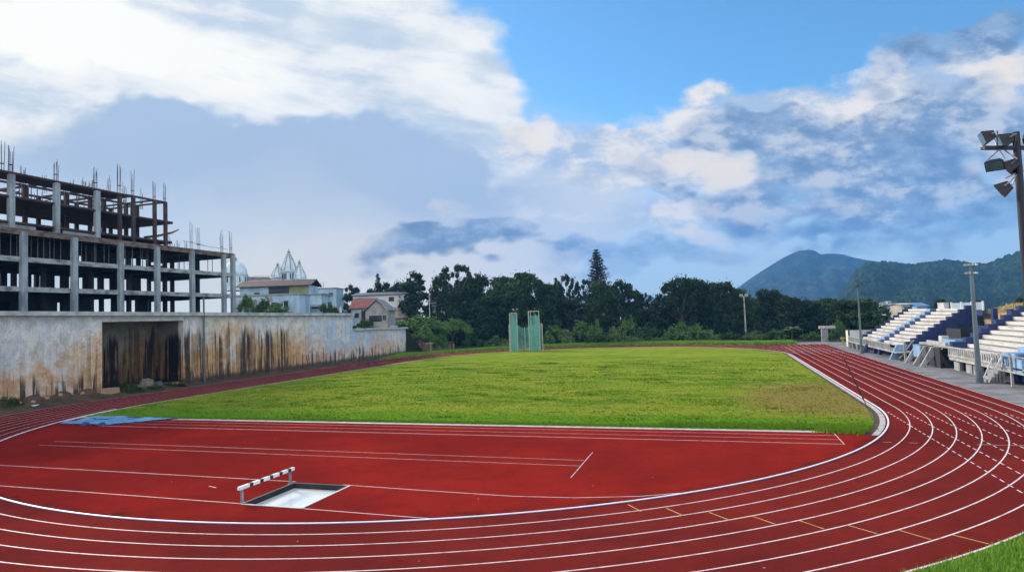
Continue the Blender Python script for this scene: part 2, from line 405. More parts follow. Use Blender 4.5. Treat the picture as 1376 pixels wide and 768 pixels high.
# ------------------------------------------------------------------ ground and track
PX0, PX1, PY0, PY1 = 3.72, 6.86, -32.85, -29.2          # water-jump pit
def frame_sheet(mb, X, Y, z):
    for i in range(len(X)-1):
        for j in range(len(Y)-1):
            if abs(X[i]-PX0) < 1e-6 and abs(Y[j]-PY0) < 1e-6: continue
            mb.add([(X[i], Y[j], z), (X[i+1], Y[j], z), (X[i+1], Y[j+1], z), (X[i], Y[j+1], z)], [(0, 1, 2, 3)])
mb = MB(); frame_sheet(mb, [-690, PX0, PX1, 3900], [-190, PY0, PY1, 3750], -.03)
struct(mb.build('ground', 'ground'))
def stad(r, n=160, a0=math.pi, near=True, far=True):
    """closed stadium outline of radius r, starting at the near-left tangent point, anticlockwise"""
    P = [(r*math.cos(a), r*math.sin(a)) for a in np.linspace(math.pi, 2*math.pi, n)]
    P += [(r, y) for y in np.linspace(0, STR, 60)[1:-1]]
    P += [(r*math.cos(a), STR+r*math.sin(a)) for a in np.linspace(0, math.pi, n)]
    P += [(-r, y) for y in np.linspace(STR, 0, 60)[1:]]
    return P
def z3(P, z): return [(x, y, z) for x, y in P]
RO = 8*LW+RAD
tm = MB()
rin, rout = RAD-.30, RO+.14
tm.strip(z3(stad(rin), 0.01), z3(stad(rout), 0.01), 1)
YD = -12.05
xs = sorted(set([-x for x in np.linspace(0, math.sqrt(rin**2-YD**2), 60)]+list(np.linspace(0, math.sqrt(rin**2-YD**2), 60))+[PX0, PX1]))
for a, b in zip(xs[:-1], xs[1:]):
    ya, yb = -math.sqrt(max(rin**2-a*a, 0)), -math.sqrt(max(rin**2-b*b, 0))
    segs = [(ya, yb, YD, YD)]
    if a >= PX0-1e-6 and b <= PX1+1e-6: segs = [(ya, yb, PY0, PY0), (PY1, PY1, YD, YD)]
    for (p, q, r_, s_) in segs: tm.add([(a, p, .01), (b, q, .01), (b, s_, .01), (a, r_, .01)], [(0, 1, 2, 3)])
# sprint chutes at both ends of the home straight
tm.add([(RAD-.2, -34, .004), (rout, -34, .004), (rout, 3, .004), (RAD-.2, 3, .004)], [(0, 1, 2, 3)], 1)
tm.add([(RAD-.2, STR-3, .004), (rout, STR-3, .004), (rout, 95, .004), (RAD-8, 95, .004)], [(0, 1, 2, 3)], 1)
track = struct(tm.build('running_track', ['track', 'track_lane']))
def mark(name, mb, mat):
    o = mb.build(name, mat, track); o['kind'] = 'structure'; return o
ln = MB()
for k in range(1, 9):
    r = RAD+.30-.3+k*LW; w = .05 if k < 8 else .07
    ln.strip(z3(stad(r-w/2*1.25), .0145), z3(stad(r+w/2*1.25), .0145))
for k in range(1, 9):                                    # lanes run on into the far chute
    x = RAD+k*LW; ln.add([(x-.03, STR, .0155), (x+.03, STR, .0155), (x+.03, 94.5, .0155), (x-.03, 94.5, .0155)], [(0, 1, 2, 3)])
mark('lane_line', ln, 'line')
ds = MB()
for k in range(0, 9):                                    # broken lines where the chute crosses the bend
    x = RAD+.15+k*1.215; y = -3.0
    while y > -27:
        ds.add([(x-.03, y-.48, .0190), (x+.03, y-.48, .0190), (x+.03, y, .0190), (x-.03, y, .0190)], [(0, 1, 2, 3)]); y -= .86
mark('dashed_line', ds, 'line')
def seg(mb, a, b, w=.05, z=.019):
    a = np.array(a); b = np.array(b); d = b-a; n = np.array([-d[1], d[0]])/np.linalg.norm(d)*w/2
    mb.add([(*(a-n), z), (*(b-n), z), (*(b+n), z), (*(a+n), z)], [(0, 1, 2, 3)])
def poly(mb, P, w, z=.019):
    P = np.array(P); L = []; R2 = []
    for i in range(len(P)):
        d = P[min(i+1, len(P)-1)]-P[max(i-1, 0)]; n = np.array([-d[1], d[0]])/np.linalg.norm(d)*w/2
        L.append((*(P[i]-n), z)); R2.append((*(P[i]+n), z))
    mb.strip(L, R2)
fl = MB(); seg(fl, (37.6, -14.85), (45.4, -14.75), .06, .0235); seg(fl, (33.0, -14.8), (33.45, -14.75), .05); seg(fl, (34.3, -14.82), (34.75, -14.78), .05)
mark('finish_line', fl, 'line_thin')
yl = MB()
for (a, b) in [((20.47, -29.67), (21.1, -30.49)), ((22.03, -29.88), (22.73, -30.69)), ((23.68, -30.09), (24.4, -30.88)), ((25.25, -30.25), (26.02, -31.06)), ((26.86, -30.43), (27.62, -31.27)), ((28.44, -30.64), (29.26, -31.43)), ((30.01, -30.86), (30.8, -31.68)), ((31.58, -31.01), (32.42, -31.77))]:
    seg(yl, a, b, .05, .0235)
    d = np.array(b)-np.array(a); d /= np.linalg.norm(d); n = np.array([-d[1], d[0]])
    yl.add([(*(np.array(b)-d*.10-n*.07), .0235), (*np.array(b), .0235), (*(np.array(b)-d*.10+n*.07), .0235)], [(0, 1, 2)])
seg(yl, (-.35, -30.55), (.30, -30.75), .06, .0235)
mark('start_mark', yl, 'line_yellow')
rl = MB()
for y, w in ((-13.0, .06), (-14.3, .05), (-15.65, .09)): seg(rl, (-26, y), (30.85, y), w)
seg(rl, (30.85, -11.6), (30.85, -15.7), .06, .0235)
for y, xa in ((-22.0, -22.8), (-23.3, -22.6)): seg(rl, (xa, y), (17.05, y), .05)
seg(rl, (17.1, -19.9), (17.15, -25.8), .05, .0235)
mark('runway_line', rl, 'line_thin')
sl = MB()
poly(sl, [(-21, -28.85), (PX0-.1, -28.95)], .05)
poly(sl, [(PX1-.4, -29.05), (11, -29.25), (15.3, -29.38), (18.1, -29.1), (20.8, -28.35), (22.4, -27.55)], .05)
poly(sl, [(-14.6, -32.6), (PX0, -32.82)], .05); poly(sl, [(PX1+.1, -32.9), (13.3, -33.05)], .05)
mark('steeplechase_line', sl, 'line')
# raised kerb rail round the near bend and home straight
kp = [(RAD*math.cos(a), RAD*math.sin(a)) for a in np.linspace(math.pi*1.06, 2*math.pi, 180)]+[(RAD, y) for y in np.linspace(0, STR, 70)[1:]]
kb = MB(); P = np.array(kp); prof = [(-.05, .012), (-.05, .05), (-.035, .062), (.035, .062), (.055, .045), (.055, .012)]; rings = []
for i in range(len(P)):
    d = P[min(i+1, len(P)-1)]-P[max(i-1, 0)]; n = np.array([d[1], -d[0]])/np.linalg.norm(d)
    rings.append([(P[i][0]+n[0]*a, P[i][1]+n[1]*a, b) for a, b in prof])
for i in range(len(rings)-1):
    kb.add(rings[i]+rings[i+1], [(k, k+1, 7+k, 6+k) for k in range(4)]); kb.add(rings[i]+rings[i+1], [(4, 5, 11, 10)], 1)
tag(kb.build('kerb_rail', ['kerb', 'kerb_side_fringe']), 'white raised kerb rail along the inside of the near bend and home straight', 'kerb')
# painted/concrete inner edge on the back straight and far bend, concrete gutter round the infield
ce = MB()
lp = [(-1, y) for y in np.linspace(-14, STR, 40)]
ce.strip([(-math.sqrt(max((RAD+.06)**2-min(y, 0)**2, 0)), y, .016) for _, y in lp], [(-math.sqrt(max((RAD-.42)**2-min(y, 0)**2, 0)), y, .016) for _, y in lp])
fa = np.linspace(math.pi, 0, 90)
ce.strip([((RAD+.05)*math.cos(a), STR+(RAD+.05)*math.sin(a), .016) for a in fa], [((RAD-.38)*math.cos(a), STR+(RAD-.38)*math.sin(a), .016) for a in fa])
ce.add([(-33.4, -12.05, .015), (31.2, -12.05, .015), (31.2, -11.25, .015), (-33.4, -11.25, .015)], [(0, 1, 2, 3)])
ga = [(1, y) for y in list(np.linspace(-12.6, 0, 24))+list(np.linspace(1, STR, 40))]
f_ = lambda r, y: math.sqrt(max(r*r-min(y, 0)**2, 0))
ce.strip([(f_(RAD-.50, y), y, .0175) for _, y in ga], [(f_(RAD-.16, y), y, .0175) for _, y in ga])
ce.strip([(f_(RAD-1.0, y)+.12*math.sin(y*1.7), y, .0165) for _, y in ga], [(f_(RAD-.50, y), y, .0165) for _, y in ga], 1)
struct(ce.build('concrete_edging', ['concrete_pale', 'soil']))
# infield
def in_field(x, y):
    if y < -11.35: return False
    r = RAD-.42 if x < 0 else RAD-.9
    if y < 0: return x*x+y*y < r*r
    if y > STR: return x*x+(y-STR)**2 < r*r
    return abs(x) < r
gf = MB()
ys = np.concatenate([np.linspace(-11.4, 0, 14), np.linspace(2, STR, 40), STR+np.sin(np.linspace(0.02, math.pi/2, 40))*(RAD-.45)])
Lp, Rp = [], []
for y in ys:
    e = min(y, 0) if y < STR else y-STR
    Lp.append((-math.sqrt(max((RAD-.42)**2-e*e, 0)), y, .03)); Rp.append((math.sqrt(max((RAD-.85)**2-e*e, 0)), y, .03))
gf.strip(Lp, Rp); struct(gf.build('infield', 'grass'))
# grass tufts
rng = np.random.default_rng(3)
def tufts(pts, hmin, hmax, wid, n_bl=3, lean=.5):
    out = []
    for k in range(n_bl):
        n = len(pts); a = rng.uniform(0, 6.28, n); h = rng.uniform(hmin, hmax, n); w = wid*rng.uniform(.6, 1.4, n)
        off = rng.normal(0, wid*1.2, (n, 2)); b = pts.copy(); b[:, :2] += off
        dx = np.c_[np.cos(a), np.sin(a), np.zeros(n)]*w[:, None]
        la = rng.uniform(0, 6.28, n); tip = b+np.c_[np.cos(la)*lean*h, np.sin(la)*lean*h, h]
        out.append(np.stack([b-dx, b+dx, tip], 1))
    return np.concatenate(out)
pts = []
c = rng.uniform([-36, -11.4], [36, 62], (60000, 2)); keep = rng.random(len(c)) < np.clip(1.0-(c[:, 1]+11)/75, .12, 1)
pts = np.array([(x, y, .02) for (x, y), k in zip(c, keep) if k and in_field(x, y)])
tb = MB(); tb.quads(tufts(pts, .05, .13, .05, 2, .8))
edge = np.c_[rng.uniform(-24, 31, 9000), -11.45+np.abs(rng.normal(0, .5, 9000)), np.full(9000, .02)]
ex = np.c_[rng.uniform(20, 33.6, 6000), -11.5+np.abs(rng.normal(0, 1.1, 6000)), np.full(6000, .02)]
ex = ex[[in_field(a, b) for a, b, _ in ex]]
cor = np.c_[rng.normal(32.1, .8, 1500), rng.normal(-11.75, .30, 1500), np.full(1500, .02)]; cor = cor[cor[:, 0]**2+cor[:, 1]**2 < 34.7**2]
tb.quads(tufts(edge, .05, .15, .035, 2)); tb.quads(tufts(ex, .08, .24, .04, 2)); tb.quads(tufts(cor, .10, .30, .05, 2))
cl = rng.uniform([-30, -10], [33, 50], (170, 2)); cl = [q for q in cl if in_field(*q)]
for q in cl:
    n = int(rng.integers(15, 60)); s = rng.uniform(.2, .9)
    pp = np.c_[rng.normal(q[0], s*1.8, n), rng.normal(q[1], s*.6, n), np.full(n, .02)]; pp = pp[[in_field(a, b) for a, b, _ in pp]]
    if len(pp): tb.quads(tufts(pp, .1, .26, .06, 2, .9))
tag(tb.build('grass', 'blade'), 'tufted green grass growing over the infield', 'grass', kind='stuff')
# foreground verge, bottom right
vg = MB(); vp = [a for a in np.linspace(R_(-62), R_(-20), 40)]
vg.strip([((RO+.22)*math.cos(a), (RO+.22)*math.sin(a), .012) for a in vp], [((RO+6)*math.cos(a), (RO+6)*math.sin(a), .05) for a in vp])
struct(vg.build('grass_verge', 'grass'))
n = 26000; a = rng.uniform(R_(-58), R_(-26), n); r = RO+.16+np.abs(rng.normal(0, 1.6, n))+.25*rng.random(n)
vt = MB(); vt.quads(tufts(np.c_[r*np.cos(a), r*np.sin(a), np.full(n, .01)], .06, .26, .022, 3))
tag(vt.build('verge_grass', 'verge'), 'lush green grass on the verge outside the near bend', 'grass', kind='stuff')
# concrete apron below the stands and path at the far end
ap = MB(); ap.add([(rout+.02, -40, -.006), (62, -40, -.006), (62, 92, -.006), (rout+.02, 92, -.006)], [(0, 1, 2, 3)])
ap.add([(37, 95.1, -.004), (52, 92.1, -.004), (52, 108, -.004), (37, 103, -.004)], [(0, 1, 2, 3)])
struct(ap.build('pavement', 'apron'))

# water-jump pit
wp = MB(); wp.add([(PX0, PY0, -.24), (PX1, PY0, -.24), (PX1, PY1, -.24), (PX0, PY1, -.24)], [(0, 1, 2, 3)])
struct(wp.build('pit_water', 'water'))
pt = thing('water_jump_pit', 'sunken rectangular steeplechase water pit beside the striped barrier', 'water pit', (PX0, PY0, 0))
w = MB()
w.box(PX0-.14, PX0, PY0, PY1, -.7, .012); w.box(PX1, PX1+.10, PY0, PY1, -.7, .013); w.box(PX0-.14, PX1+.10, PY1, PY1+.14, -.7, .0125); w.box(PX0-.14, PX1+.1, PY0-.10, PY0, -.7, .0135)
w.build('pit_wall', 'dark', pt)
rimm = MB(); rimm.bar((PX1+.05, PY0-.05, .03), (PX1+.05, PY1+.05, .03), .07, .03); rimm.bar((PX0, PY0-.05, .03), (PX1, PY0-.05, .03), .05, .03); rimm.build('edge_strip', 'white_paint', pt)
# steeplechase barrier
sb = thing('steeplechase_barrier', 'white and black striped steeplechase barrier standing at the water pit', 'barrier', (PX0-.1, PY0, 0))
L0, L1 = PY0-.08, PY1+.12; bz = .70; bxx = PX0-.12
bm = MB(); nst = 11; e = np.linspace(L0, L1, nst*2+1)
cuts = [L0]+[L0+(L1-L0)*q for q in (.165, .225, .345, .405, .52, .58, .70, .76, .87, .93)]+[L1]
for i in range(len(cuts)-1): bm.box(bxx-.07, bxx+.07, cuts[i], cuts[i+1], bz-.075, bz+.075, 1 if i % 2 else 0)
bm.build('crossbar', ['white_paint', 'black_paint'], sb)
for yy_ in (PY0+.12, PY1-.15):
    g = MB(); g.bar((bxx, yy_, 0), (bxx, yy_, bz-.07), .10, .10); g.box(bxx-.09, bxx+.09, yy_-.12, yy_+.12, .0, .03); g.build('leg', 'steel', sb)

# blue tarpaulin over the landing area
tp = MB(); nx, ny = 44, 18
A = [np.array(q) for q in ((-31.3, -15.4), (-25.6, -15.45), (-21.9, -11.6), (-31.9, -11.6))]
G = []
for j in range(ny+1):
    for i in range(nx+1):
        s_, t_ = i/nx, j/ny
        q = (A[0]*(1-s_)+A[1]*s_)*(1-t_)+(A[3]*(1-s_)+A[2]*s_)*t_
        ed = min(s_, 1-s_, t_, 1-t_)
        z = .06+.16*min(1, ed*9)+.05*math.sin(q[0]*2.1+q[1]*1.3)*min(1, ed*6)+.05*math.sin(q[0]*.9-q[1]*2.7+1)+random.uniform(-.015, .015)
        G.append((q[0]+random.uniform(-.05, .05), q[1]+random.uniform(-.05, .05), max(z, .03)))
tp.add(G, [(j*(nx+1)+i, j*(nx+1)+i+1, (j+1)*(nx+1)+i+1, (j+1)*(nx+1)+i) for j in range(ny) for i in range(nx)])
tr_ = thing('blue_tarpaulin', 'crumpled blue tarpaulin lying at the left end of the runway', 'tarpaulin', (-27, -13.5, 0))
tp.build('sheet', 'tarp', tr_, smooth=True)
hm = MB()
for (a, b) in ((A[0], A[1]), (A[1], A[2]), (A[0], A[3])):
    q = [a+(b-a)*t_ for t_ in np.linspace(0, 1, 26)]
    hm.tube([(p[0]+random.uniform(-.07, .07), p[1]+random.uniform(-.07, .07), .07+random.uniform(-.01, .03)) for p in q], .05, 5)
for (x, y) in ((-28.2, -15.4), (-26.3, -15.35)): hm.lathe((x, y, .02), [(.36, 0), (.3, .16), (.12, .26)], 9)
for kx in ((-30.4, -13.2, -28.6, -13.9), (-27.5, -12.2, -24.6, -12.7), (-29.5, -14.5, -27.4, -13.2), (-25.6, -13.5, -23.6, -12.2)):
    q = [np.array(kx[:2])+(np.array(kx[2:])-np.array(kx[:2]))*t_ for t_ in np.linspace(0, 1, 9)]
    hm.tube([(p[0]+random.uniform(-.15, .15), p[1]+random.uniform(-.12, .12), .235) for p in q], .04, 5)
hm.build('hem', 'tarp_dark', tr_)

# ------------------------------------------------------------------ left: walls
WX = -48.5
YA, YB, YC, YE = 2.6, 15.2, 58.9, 82.4                    # recess start / end, high wall end, low wall end
def wtop(y): return 10.62-.0062*(y+10)
w1 = thing('retaining_wall', 'tall rust-streaked concrete retaining wall with a deep recess below the unfinished building', 'wall', (WX, -30, 0))
def wallface(mb, y0, y1, z0, z1a, z1b, x0, x1):
    mb.add([(x0, y0, z0), (x1, y0, z0), (x1, y1, z0), (x0, y1, z0), (x0, y0, z1a), (x1, y0, z1a), (x1, y1, z1b), (x0, y1, z1b)],
           [(0, 3, 2, 1), (4, 5, 6, 7), (0, 1, 5, 4), (1, 2, 6, 5), (2, 3, 7, 6), (3, 0, 4, 7)])
b = MB(); wallface(b, -34, YA, -.4, wtop(-34)-.5, wtop(YA)-.5, WX-1, WX); b.build('wall_panel', 'wall', w1)
b = MB(); wallface(b, YB, YC, -.4, wtop(YB)-.5, wtop(YC)-.5, WX-1, WX); b.build('wall_panel', 'wall', w1)
b = MB(); wallface(b, YA, YB, 9.28, wtop(YA)-.5, wtop(YB)-.5, WX-1, WX-.004); b.build('lintel', 'wall', w1)
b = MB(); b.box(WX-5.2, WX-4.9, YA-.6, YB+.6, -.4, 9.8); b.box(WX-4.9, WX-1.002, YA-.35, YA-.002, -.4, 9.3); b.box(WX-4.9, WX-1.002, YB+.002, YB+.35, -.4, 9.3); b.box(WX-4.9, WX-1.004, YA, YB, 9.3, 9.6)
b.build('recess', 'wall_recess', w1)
b = MB(); wallface(b, -34, YC+.35, wtop(-34)-.5, wtop(-34), wtop(YC), WX-1.2, WX+.42)
for i in (0, 1, 2, 3): b.v[i] = (b.v[i][0], b.v[i][1], wtop(b.v[i][1])-.5)
b.build('coping', 'coping', w1)
b = MB()
for y, x in ((YB+.45, .16), (43.3, .10), (58.5, .14)): wallface(b, y-.25, y+.25, 0, wtop(y)-.53, wtop(y)-.53, WX, WX+x)
b.build('pilaster', 'wall', w1)
pp_ = MB(); pp_.tube([(WX+.35, 18.6, 0), (WX+.35, 18.6, 12.6)], .13, 10); pp_.box(WX, WX+.42, 18.45, 18.75, 2.4, 2.5); pp_.box(WX, WX+.42, 18.45, 18.75, 6.4, 6.5)
pp_.build('drain_pipe', 'pole_grey', w1)
w2 = thing('retaining_wall', 'lower bluish concrete wall stepping down at the far end of the tall wall', 'wall', (WX, YC, 0))
b = MB(); wallface(b, YC+.003, YE, -.4, 6.6, 6.35, WX-1, WX+.02); b.build('wall_panel', 'wall', w2)
b = MB(); wallface(b, YC+.4, YE+.5, 6.6, 7.0, 6.75, WX-1.3, WX+.5); b.v[2] = (b.v[2][0], b.v[2][1], 6.36); b.v[3] = (b.v[3][0], b.v[3][1], 6.36); b.build('coping', 'coping', w2)
b = MB(); wallface(b, 74.6, 79, 6.85, 7.3, 7.25, WX-1.1, WX-.3); b.build('cap_block', 'coping', w2)
# soil berm with stones along the foot of the wall
bermpts = np.linspace(-34, 58, 130); sm = MB(); Lb, Mb_, Nb, Ob = [], [], [], []
for y in bermpts:
    k = (1.15 if y < YA else (.55 if y < YB else .30))+.25*math.sin(y*1.9)+random.uniform(-.1, .1); k = max(k, .15)
    xin = WX-4.8 if YA < y < YB else WX-.05
    Lb.append((xin, y, k*.95)); Mb_.append((WX+.5+.2*math.sin(y*2.3), y, k*.8)); Nb.append((WX+1.3, y, k*.35)); Ob.append((-math.sqrt(max((RO+.2)**2-min(y, 0)**2, 1)) if y < 0 else -(RO+.2), y, -.005))
sm.strip(Lb, Mb_); sm.strip(Mb_, Nb); sm.strip(Nb, Ob); struct(sm.build('soil_bank', 'soil'))
def rock(name, c, s, mat, label, group=None, squash=.7):
    m_ = MB(); n1, n2 = 7, 9; vs = [(0, 0, s*squash)]; rr = [random.uniform(.75, 1.2) for _ in range(n1*n2)]
    for i in range(1, n1):
        for j in range(n2):
            th = math.pi*i/n1; ph = 2*math.pi*j/n2; q = s*rr[i*n2+j]
            vs.append((q*math.sin(th)*math.cos(ph), q*math.sin(th)*math.sin(ph), q*squash*math.cos(th)))
    vs.append((0, 0, -s*squash)); fs = [(0, 1+j, 1+(j+1) % n2) for j in range(n2)]
    for i in range(n1-2):
        for j in range(n2): fs.append((1+i*n2+j, 1+(i+1)*n2+j, 1+(i+1)*n2+(j+1) % n2, 1+i*n2+(j+1) % n2))
    l = len(vs)-1; fs += [(l, l-n2+(j+1) % n2, l-n2+j) for j in range(n2)]
    m_.add([(x+c[0], y+c[1], z+c[2]) for x, y, z in vs], fs)
    return tag(m_.build(name, mat, None, c), label, 'rock', group)
rock('boulder', (WX-.6, 9.6, .75), 1.15, 'stone', 'big brown boulder lying in the mouth of the wall recess', None, .75)
rock('boulder', (WX-.1, 10.9, .55), .8, 'stone_blue', 'dark bluish boulder in the right half of the wall recess', None, .7)
rock('boulder', (WX-.2, 8.2, .5), .62, 'stone', 'smaller brown boulder at the left of the recess rubble', None, .7)
for i, (y, s, z, x) in enumerate([(-4.6, .32, .75, .55), (-2.9, .3, .95, .35), (-1.8, .22, .9, .7), (-.4, .24, .85, .6), (.5, .3, .85, .45), (1.4, .22, .7, .7), (-6.3, .25, .6, .9), (-7.6, .22, .7, .8), (12.6, .22, .62, .7), (13.4, .24, .6, .6)]):
    rock('stone', (WX+x, y, z), s, 'block_tan', 'tan broken stone lying on the soil bank at the wall foot', 'stones scattered along the wall foot', .8)
cb = MB(); wallface(cb, 1.7, 4.2, 0, 1.15, 1.05, WX+.15, WX+.95)
tag(cb.build('concrete_block', 'block_tan', None, (WX+.5, 2.9, 0)), 'tan concrete block at the left corner of the wall recess', 'block')
wb = thing('white_bundle', 'white wrapped bundle lying by the track below the stained wall', 'bundle', (-47.2, -6.1, 0))
b = MB(); b.prism([(-.42, .02), (.42, .02), (.38, .30), (.2, .37), (-.25, .36), (-.4, .26)], 'y', -.8, .8); b.v = [(x*.55-46.9, y-6.1+random.uniform(-.05, .05), z) for x, y, z in b.v]; b.build('wrapping', 'white_paint', wb)
b = MB(); b.tube([(-47.15, -6.4, .02), (-47.15, -6.4, .39), (-46.66, -6.4, .31), (-46.65, -6.4, .02)], .025, 5); b.build('tie', 'steel_blue', wb)
# terrace behind the walls and hillside behind the trees (one terrain sheet)
def sstep(a, b, v):
    t = min(max((v-a)/(b-a), 0), 1); return t*t*(3-2*t)
def terr(x, y):
    z = 10.1-3.7*sstep(57.5, 60.5, y)-6.6*sstep(80.5, 96, y)
    z += 2.5*sstep(58, 90, y)*sstep(-56, -100, x)
    return z
tx = [-48.9, -49.6, -52, -56, -62, -70, -80, -95, -115, -140, -180, -240, -320]; ty = list(np.linspace(-80, 56, 18))+list(np.linspace(57, 100, 24))+[110, 125, 150, 200, 300, 420]
te = MB(); vs = []
for y in ty:
    for x in tx:
        xx = min(x, -54.6) if (YA-1 < y < YB+1) else x
        vs.append((xx, y, terr(xx, y)+(.25*math.sin(x*.7+y*.31)+random.uniform(-.1, .1) if x < -52 else 0)))
nn = len(tx); te.add(vs, [(j*nn+i, j*nn+i+1, (j+1)*nn+i+1, (j+1)*nn+i) for j in range(len(ty)-1) for i in range(nn-1)])
te.strip([vs[j*nn] for j in range(len(ty))], [(vs[j*nn][0], vs[j*nn][1], -1) for j in range(len(ty))])
struct(te.build('terrace', 'undergrowth_soil'))
hs = MB(); hx = np.linspace(-330, 420, 40); hy = [124, 135, 150, 170, 200, 250, 350, 500]; vs = []
for y in hy:
    for x in hx: vs.append((x, y, -.1+6.0*sstep(126, 200, y)*(1-sstep(30, 90, x))+.3*math.sin(x*.1)))
nn = len(hx); hs.add(vs, [(j*nn+i, j*nn+i+1, (j+1)*nn+i+1, (j+1)*nn+i) for j in range(len(hy)-1) for i in range(nn-1)])
struct(hs.build('hillside', 'undergrowth_soil'))

# ------------------------------------------------------------------ unfinished building
ub = thing('unfinished_building', 'grey concrete building frame under construction, rebar sprouting from its roofs, above the stained wall', 'building', (-57, 10, 10.2))
FX, BX, YL, YR = -57.0, -74.0, -21.0, 35.0
Z = [10.3, 13.95, 17.65, 21.15]
for i, z in enumerate(Z):
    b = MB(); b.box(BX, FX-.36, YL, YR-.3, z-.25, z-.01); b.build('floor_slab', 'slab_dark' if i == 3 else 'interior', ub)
    if i == 0: continue
    th = .62 if i < 3 else .75
    b = MB(); b.box(FX-.35, FX, YL, YR-.05, z-th, z); b.box(BX, FX-.352, YR-.35, YR-.05, z-th, z-.003); b.build('edge_beam', 'slab_edge' if i < 3 else 'roof_edge', ub)
b = MB(); 
for i in (1, 2, 3):
    for y in (-14.4, -7.7, -1.04, 5.43, 12.32, 18.54, 25.29, 32.22): b.box(BX+.1, FX-.4, y-.2, y+.2, Z[i]-.72, Z[i]-.252)
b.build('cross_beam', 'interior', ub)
CY = [-20.6, -14.4, -7.7, -1.04, 5.43, 12.32, 18.54, 25.29, 32.22, 34.4]
for j, cx in enumerate((FX+.12, -62.6, -68.3, -73.7)):
    for y in CY:
        if j and y > 33: continue
        w_ = .34 if j == 0 else .28
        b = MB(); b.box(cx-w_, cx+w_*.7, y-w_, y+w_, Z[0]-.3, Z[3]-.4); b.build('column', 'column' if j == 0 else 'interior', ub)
# rear and inner walls, left unglazed between
def pane_wall(x, y0, y1, z0, z1, holes):
    b = MB(); y = y0
    for (h0, h1, hz0, hz1) in sorted(holes):
        b.box(x, x+.2, y, h0, z0, z1)
        if hz0 > z0: b.box(x, x+.2, h0, h1, z0, hz0)
        if hz1 < z1: b.box(x, x+.2, h0, h1, hz1, z1)
        y = h1
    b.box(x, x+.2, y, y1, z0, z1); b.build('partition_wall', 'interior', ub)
pane_wall(BX+.3, -21, 20.5, Z[0]-.2, Z[1]-.25, [(-3, -1.6, Z[0]+1, Z[0]+2.6), (15.3, 16.7, Z[0]+.4, Z[0]+2.6), (18.3, 19.6, Z[0]+.4, Z[0]+2.9)])
pane_wall(BX+.3, -21, 30, Z[1], Z[2]-.25, [(a_, a_+w_, Z[1]+.3, Z[2]-.6) for a_, w_ in ((-16, 1.3), (-12.4, 1.8), (-7.8, 1.2), (-5.1, 1.1), (-1.6, 1.0), (2.0, 1.9), (4.9, 2.2), (8.0, 1.7), (11.4, 1.9), (14.9, 1.2), (17.2, 2.3), (20.6, 1.5), (23.0, 1.3), (25.7, 2.1))])
pane_wall(-66.1, -21, 19.5, Z[2], Z[3]-.25, [(12.6, 13.5, Z[2]+.4, Z[2]+2), (16.4, 17.6, Z[2]+.4, Z[2]+2.0)])
pane_wall(-65.9, -21, 15, Z[0], Z[1]-.25, [(2, 3.2, Z[0]+.2, Z[0]+2.2), (9.4, 10.3, Z[0]+.2, Z[0]+2.2)])
for q_ in ((BX+.3, BX+.5, 22, 26.5, Z[2], Z[3]-.25), (-68, -67.8, 27.5, 30, Z[2], Z[2]+1.6), (-70, -69.8, 21.5, 23.5, Z[0], Z[1]-.25), (-70, -69.8, 26, 28.4, Z[0], Z[1]-.25)):
    b = MB(); b.box(*q_); b.build('partition_wall', 'interior', ub)
pr = MB(); pr.tube([(0, 0, 0), (0, 0, 1)], .055, 6)
pmesh = pr.mesh('prop', 'prop')
def prop(x, y, z0, z1, tilt=0):
    o = bpy.data.objects.new('shoring_prop', pmesh); COL.objects.link(o); o.parent = ub
    o.location = (x+57, y-10, z0-10.2); o.scale = (1, 1, z1-z0); o.rotation_euler = (0, tilt, 0)
for k in range(34):
    y = -9+k*.84+random.uniform(-.2, .2); prop(-58.6+random.uniform(-.5, .4), y, Z[2], Z[3]-.3)
for k in range(12): prop(-60+random.uniform(-3, 1), 20+k*1.15+random.uniform(-.4, .4), Z[2], Z[3]-.3)
# upper block, set back
UX, UB = -60.0, -72.0; UZ = [22.45, 25.7, 28.75]
ends = [24.3, 24.5, 15.9]
for i, z in enumerate(UZ):
    b = MB(); b.box(UB if i < 2 else UX-3.6, UX, YL, ends[i], z-.38, z); b.box(UX+.002, UX+.25, YL, ends[i]-.4, z-.30, z-.12); b.build('floor_slab', 'slab_dark', ub)
b = MB(); b.box(UX-.1, UX, YL, 2.6, Z[3], UZ[0]-.4); b.box(UX-.2, UX-.02, 6.2, 11.6, Z[3]+.1, UZ[0]-.42); b.build('parapet', 'slab_edge', ub)
UC = [-20, -13.4, -7, -.56, 5.2, 11.08, 14.7, 17.0, 20.85, 22.9]
for j, cx in enumerate((UX+.15, -65.8, -71.6)):
    for y in UC:
        w_ = .33 if (j == 0 and y in (-20, -.56, 5.2, 11.08, -13.4, -7)) else .24
        b = MB(); b.box(cx-w_, cx+w_*.7, y-w_, y+w_, Z[3]-.1, UZ[2]-.39 if y < 15.5 else 28.5); b.build('column', 'column' if (j == 0 and y < 12) else 'slab_dark', ub)
b = MB()
for x in (UX+.1, -65.8, -71.6): b.bar((x, 15.9 if x > -61 else -21, 28.6), (x, 23.2, 28.6), .3, .28)
for y in (17.0, 20.85, 22.9): b.bar((UX+.1, y, 28.63), (UB, y, 28.63), .26, .24)
for y in (-12, -7, -.56, 5.2, 11.08, 14.7): b.bar((UX-3.5, y, 28.5), (UB, y, 28.5), .25, .3)
for y in (-9, -4, 3, 8.3): b.bar((UX-3.6, y, 27.2), (UB+1, y+2, 27.5), .12, .12)
b.build('formwork_beam', 'slab_dark', ub)
for k in range(40): prop(-61+random.uniform(-10, .3), -4+k*.68+random.uniform(-.3, .3), UZ[1], UZ[2]-.2, random.uniform(-.02, .02))
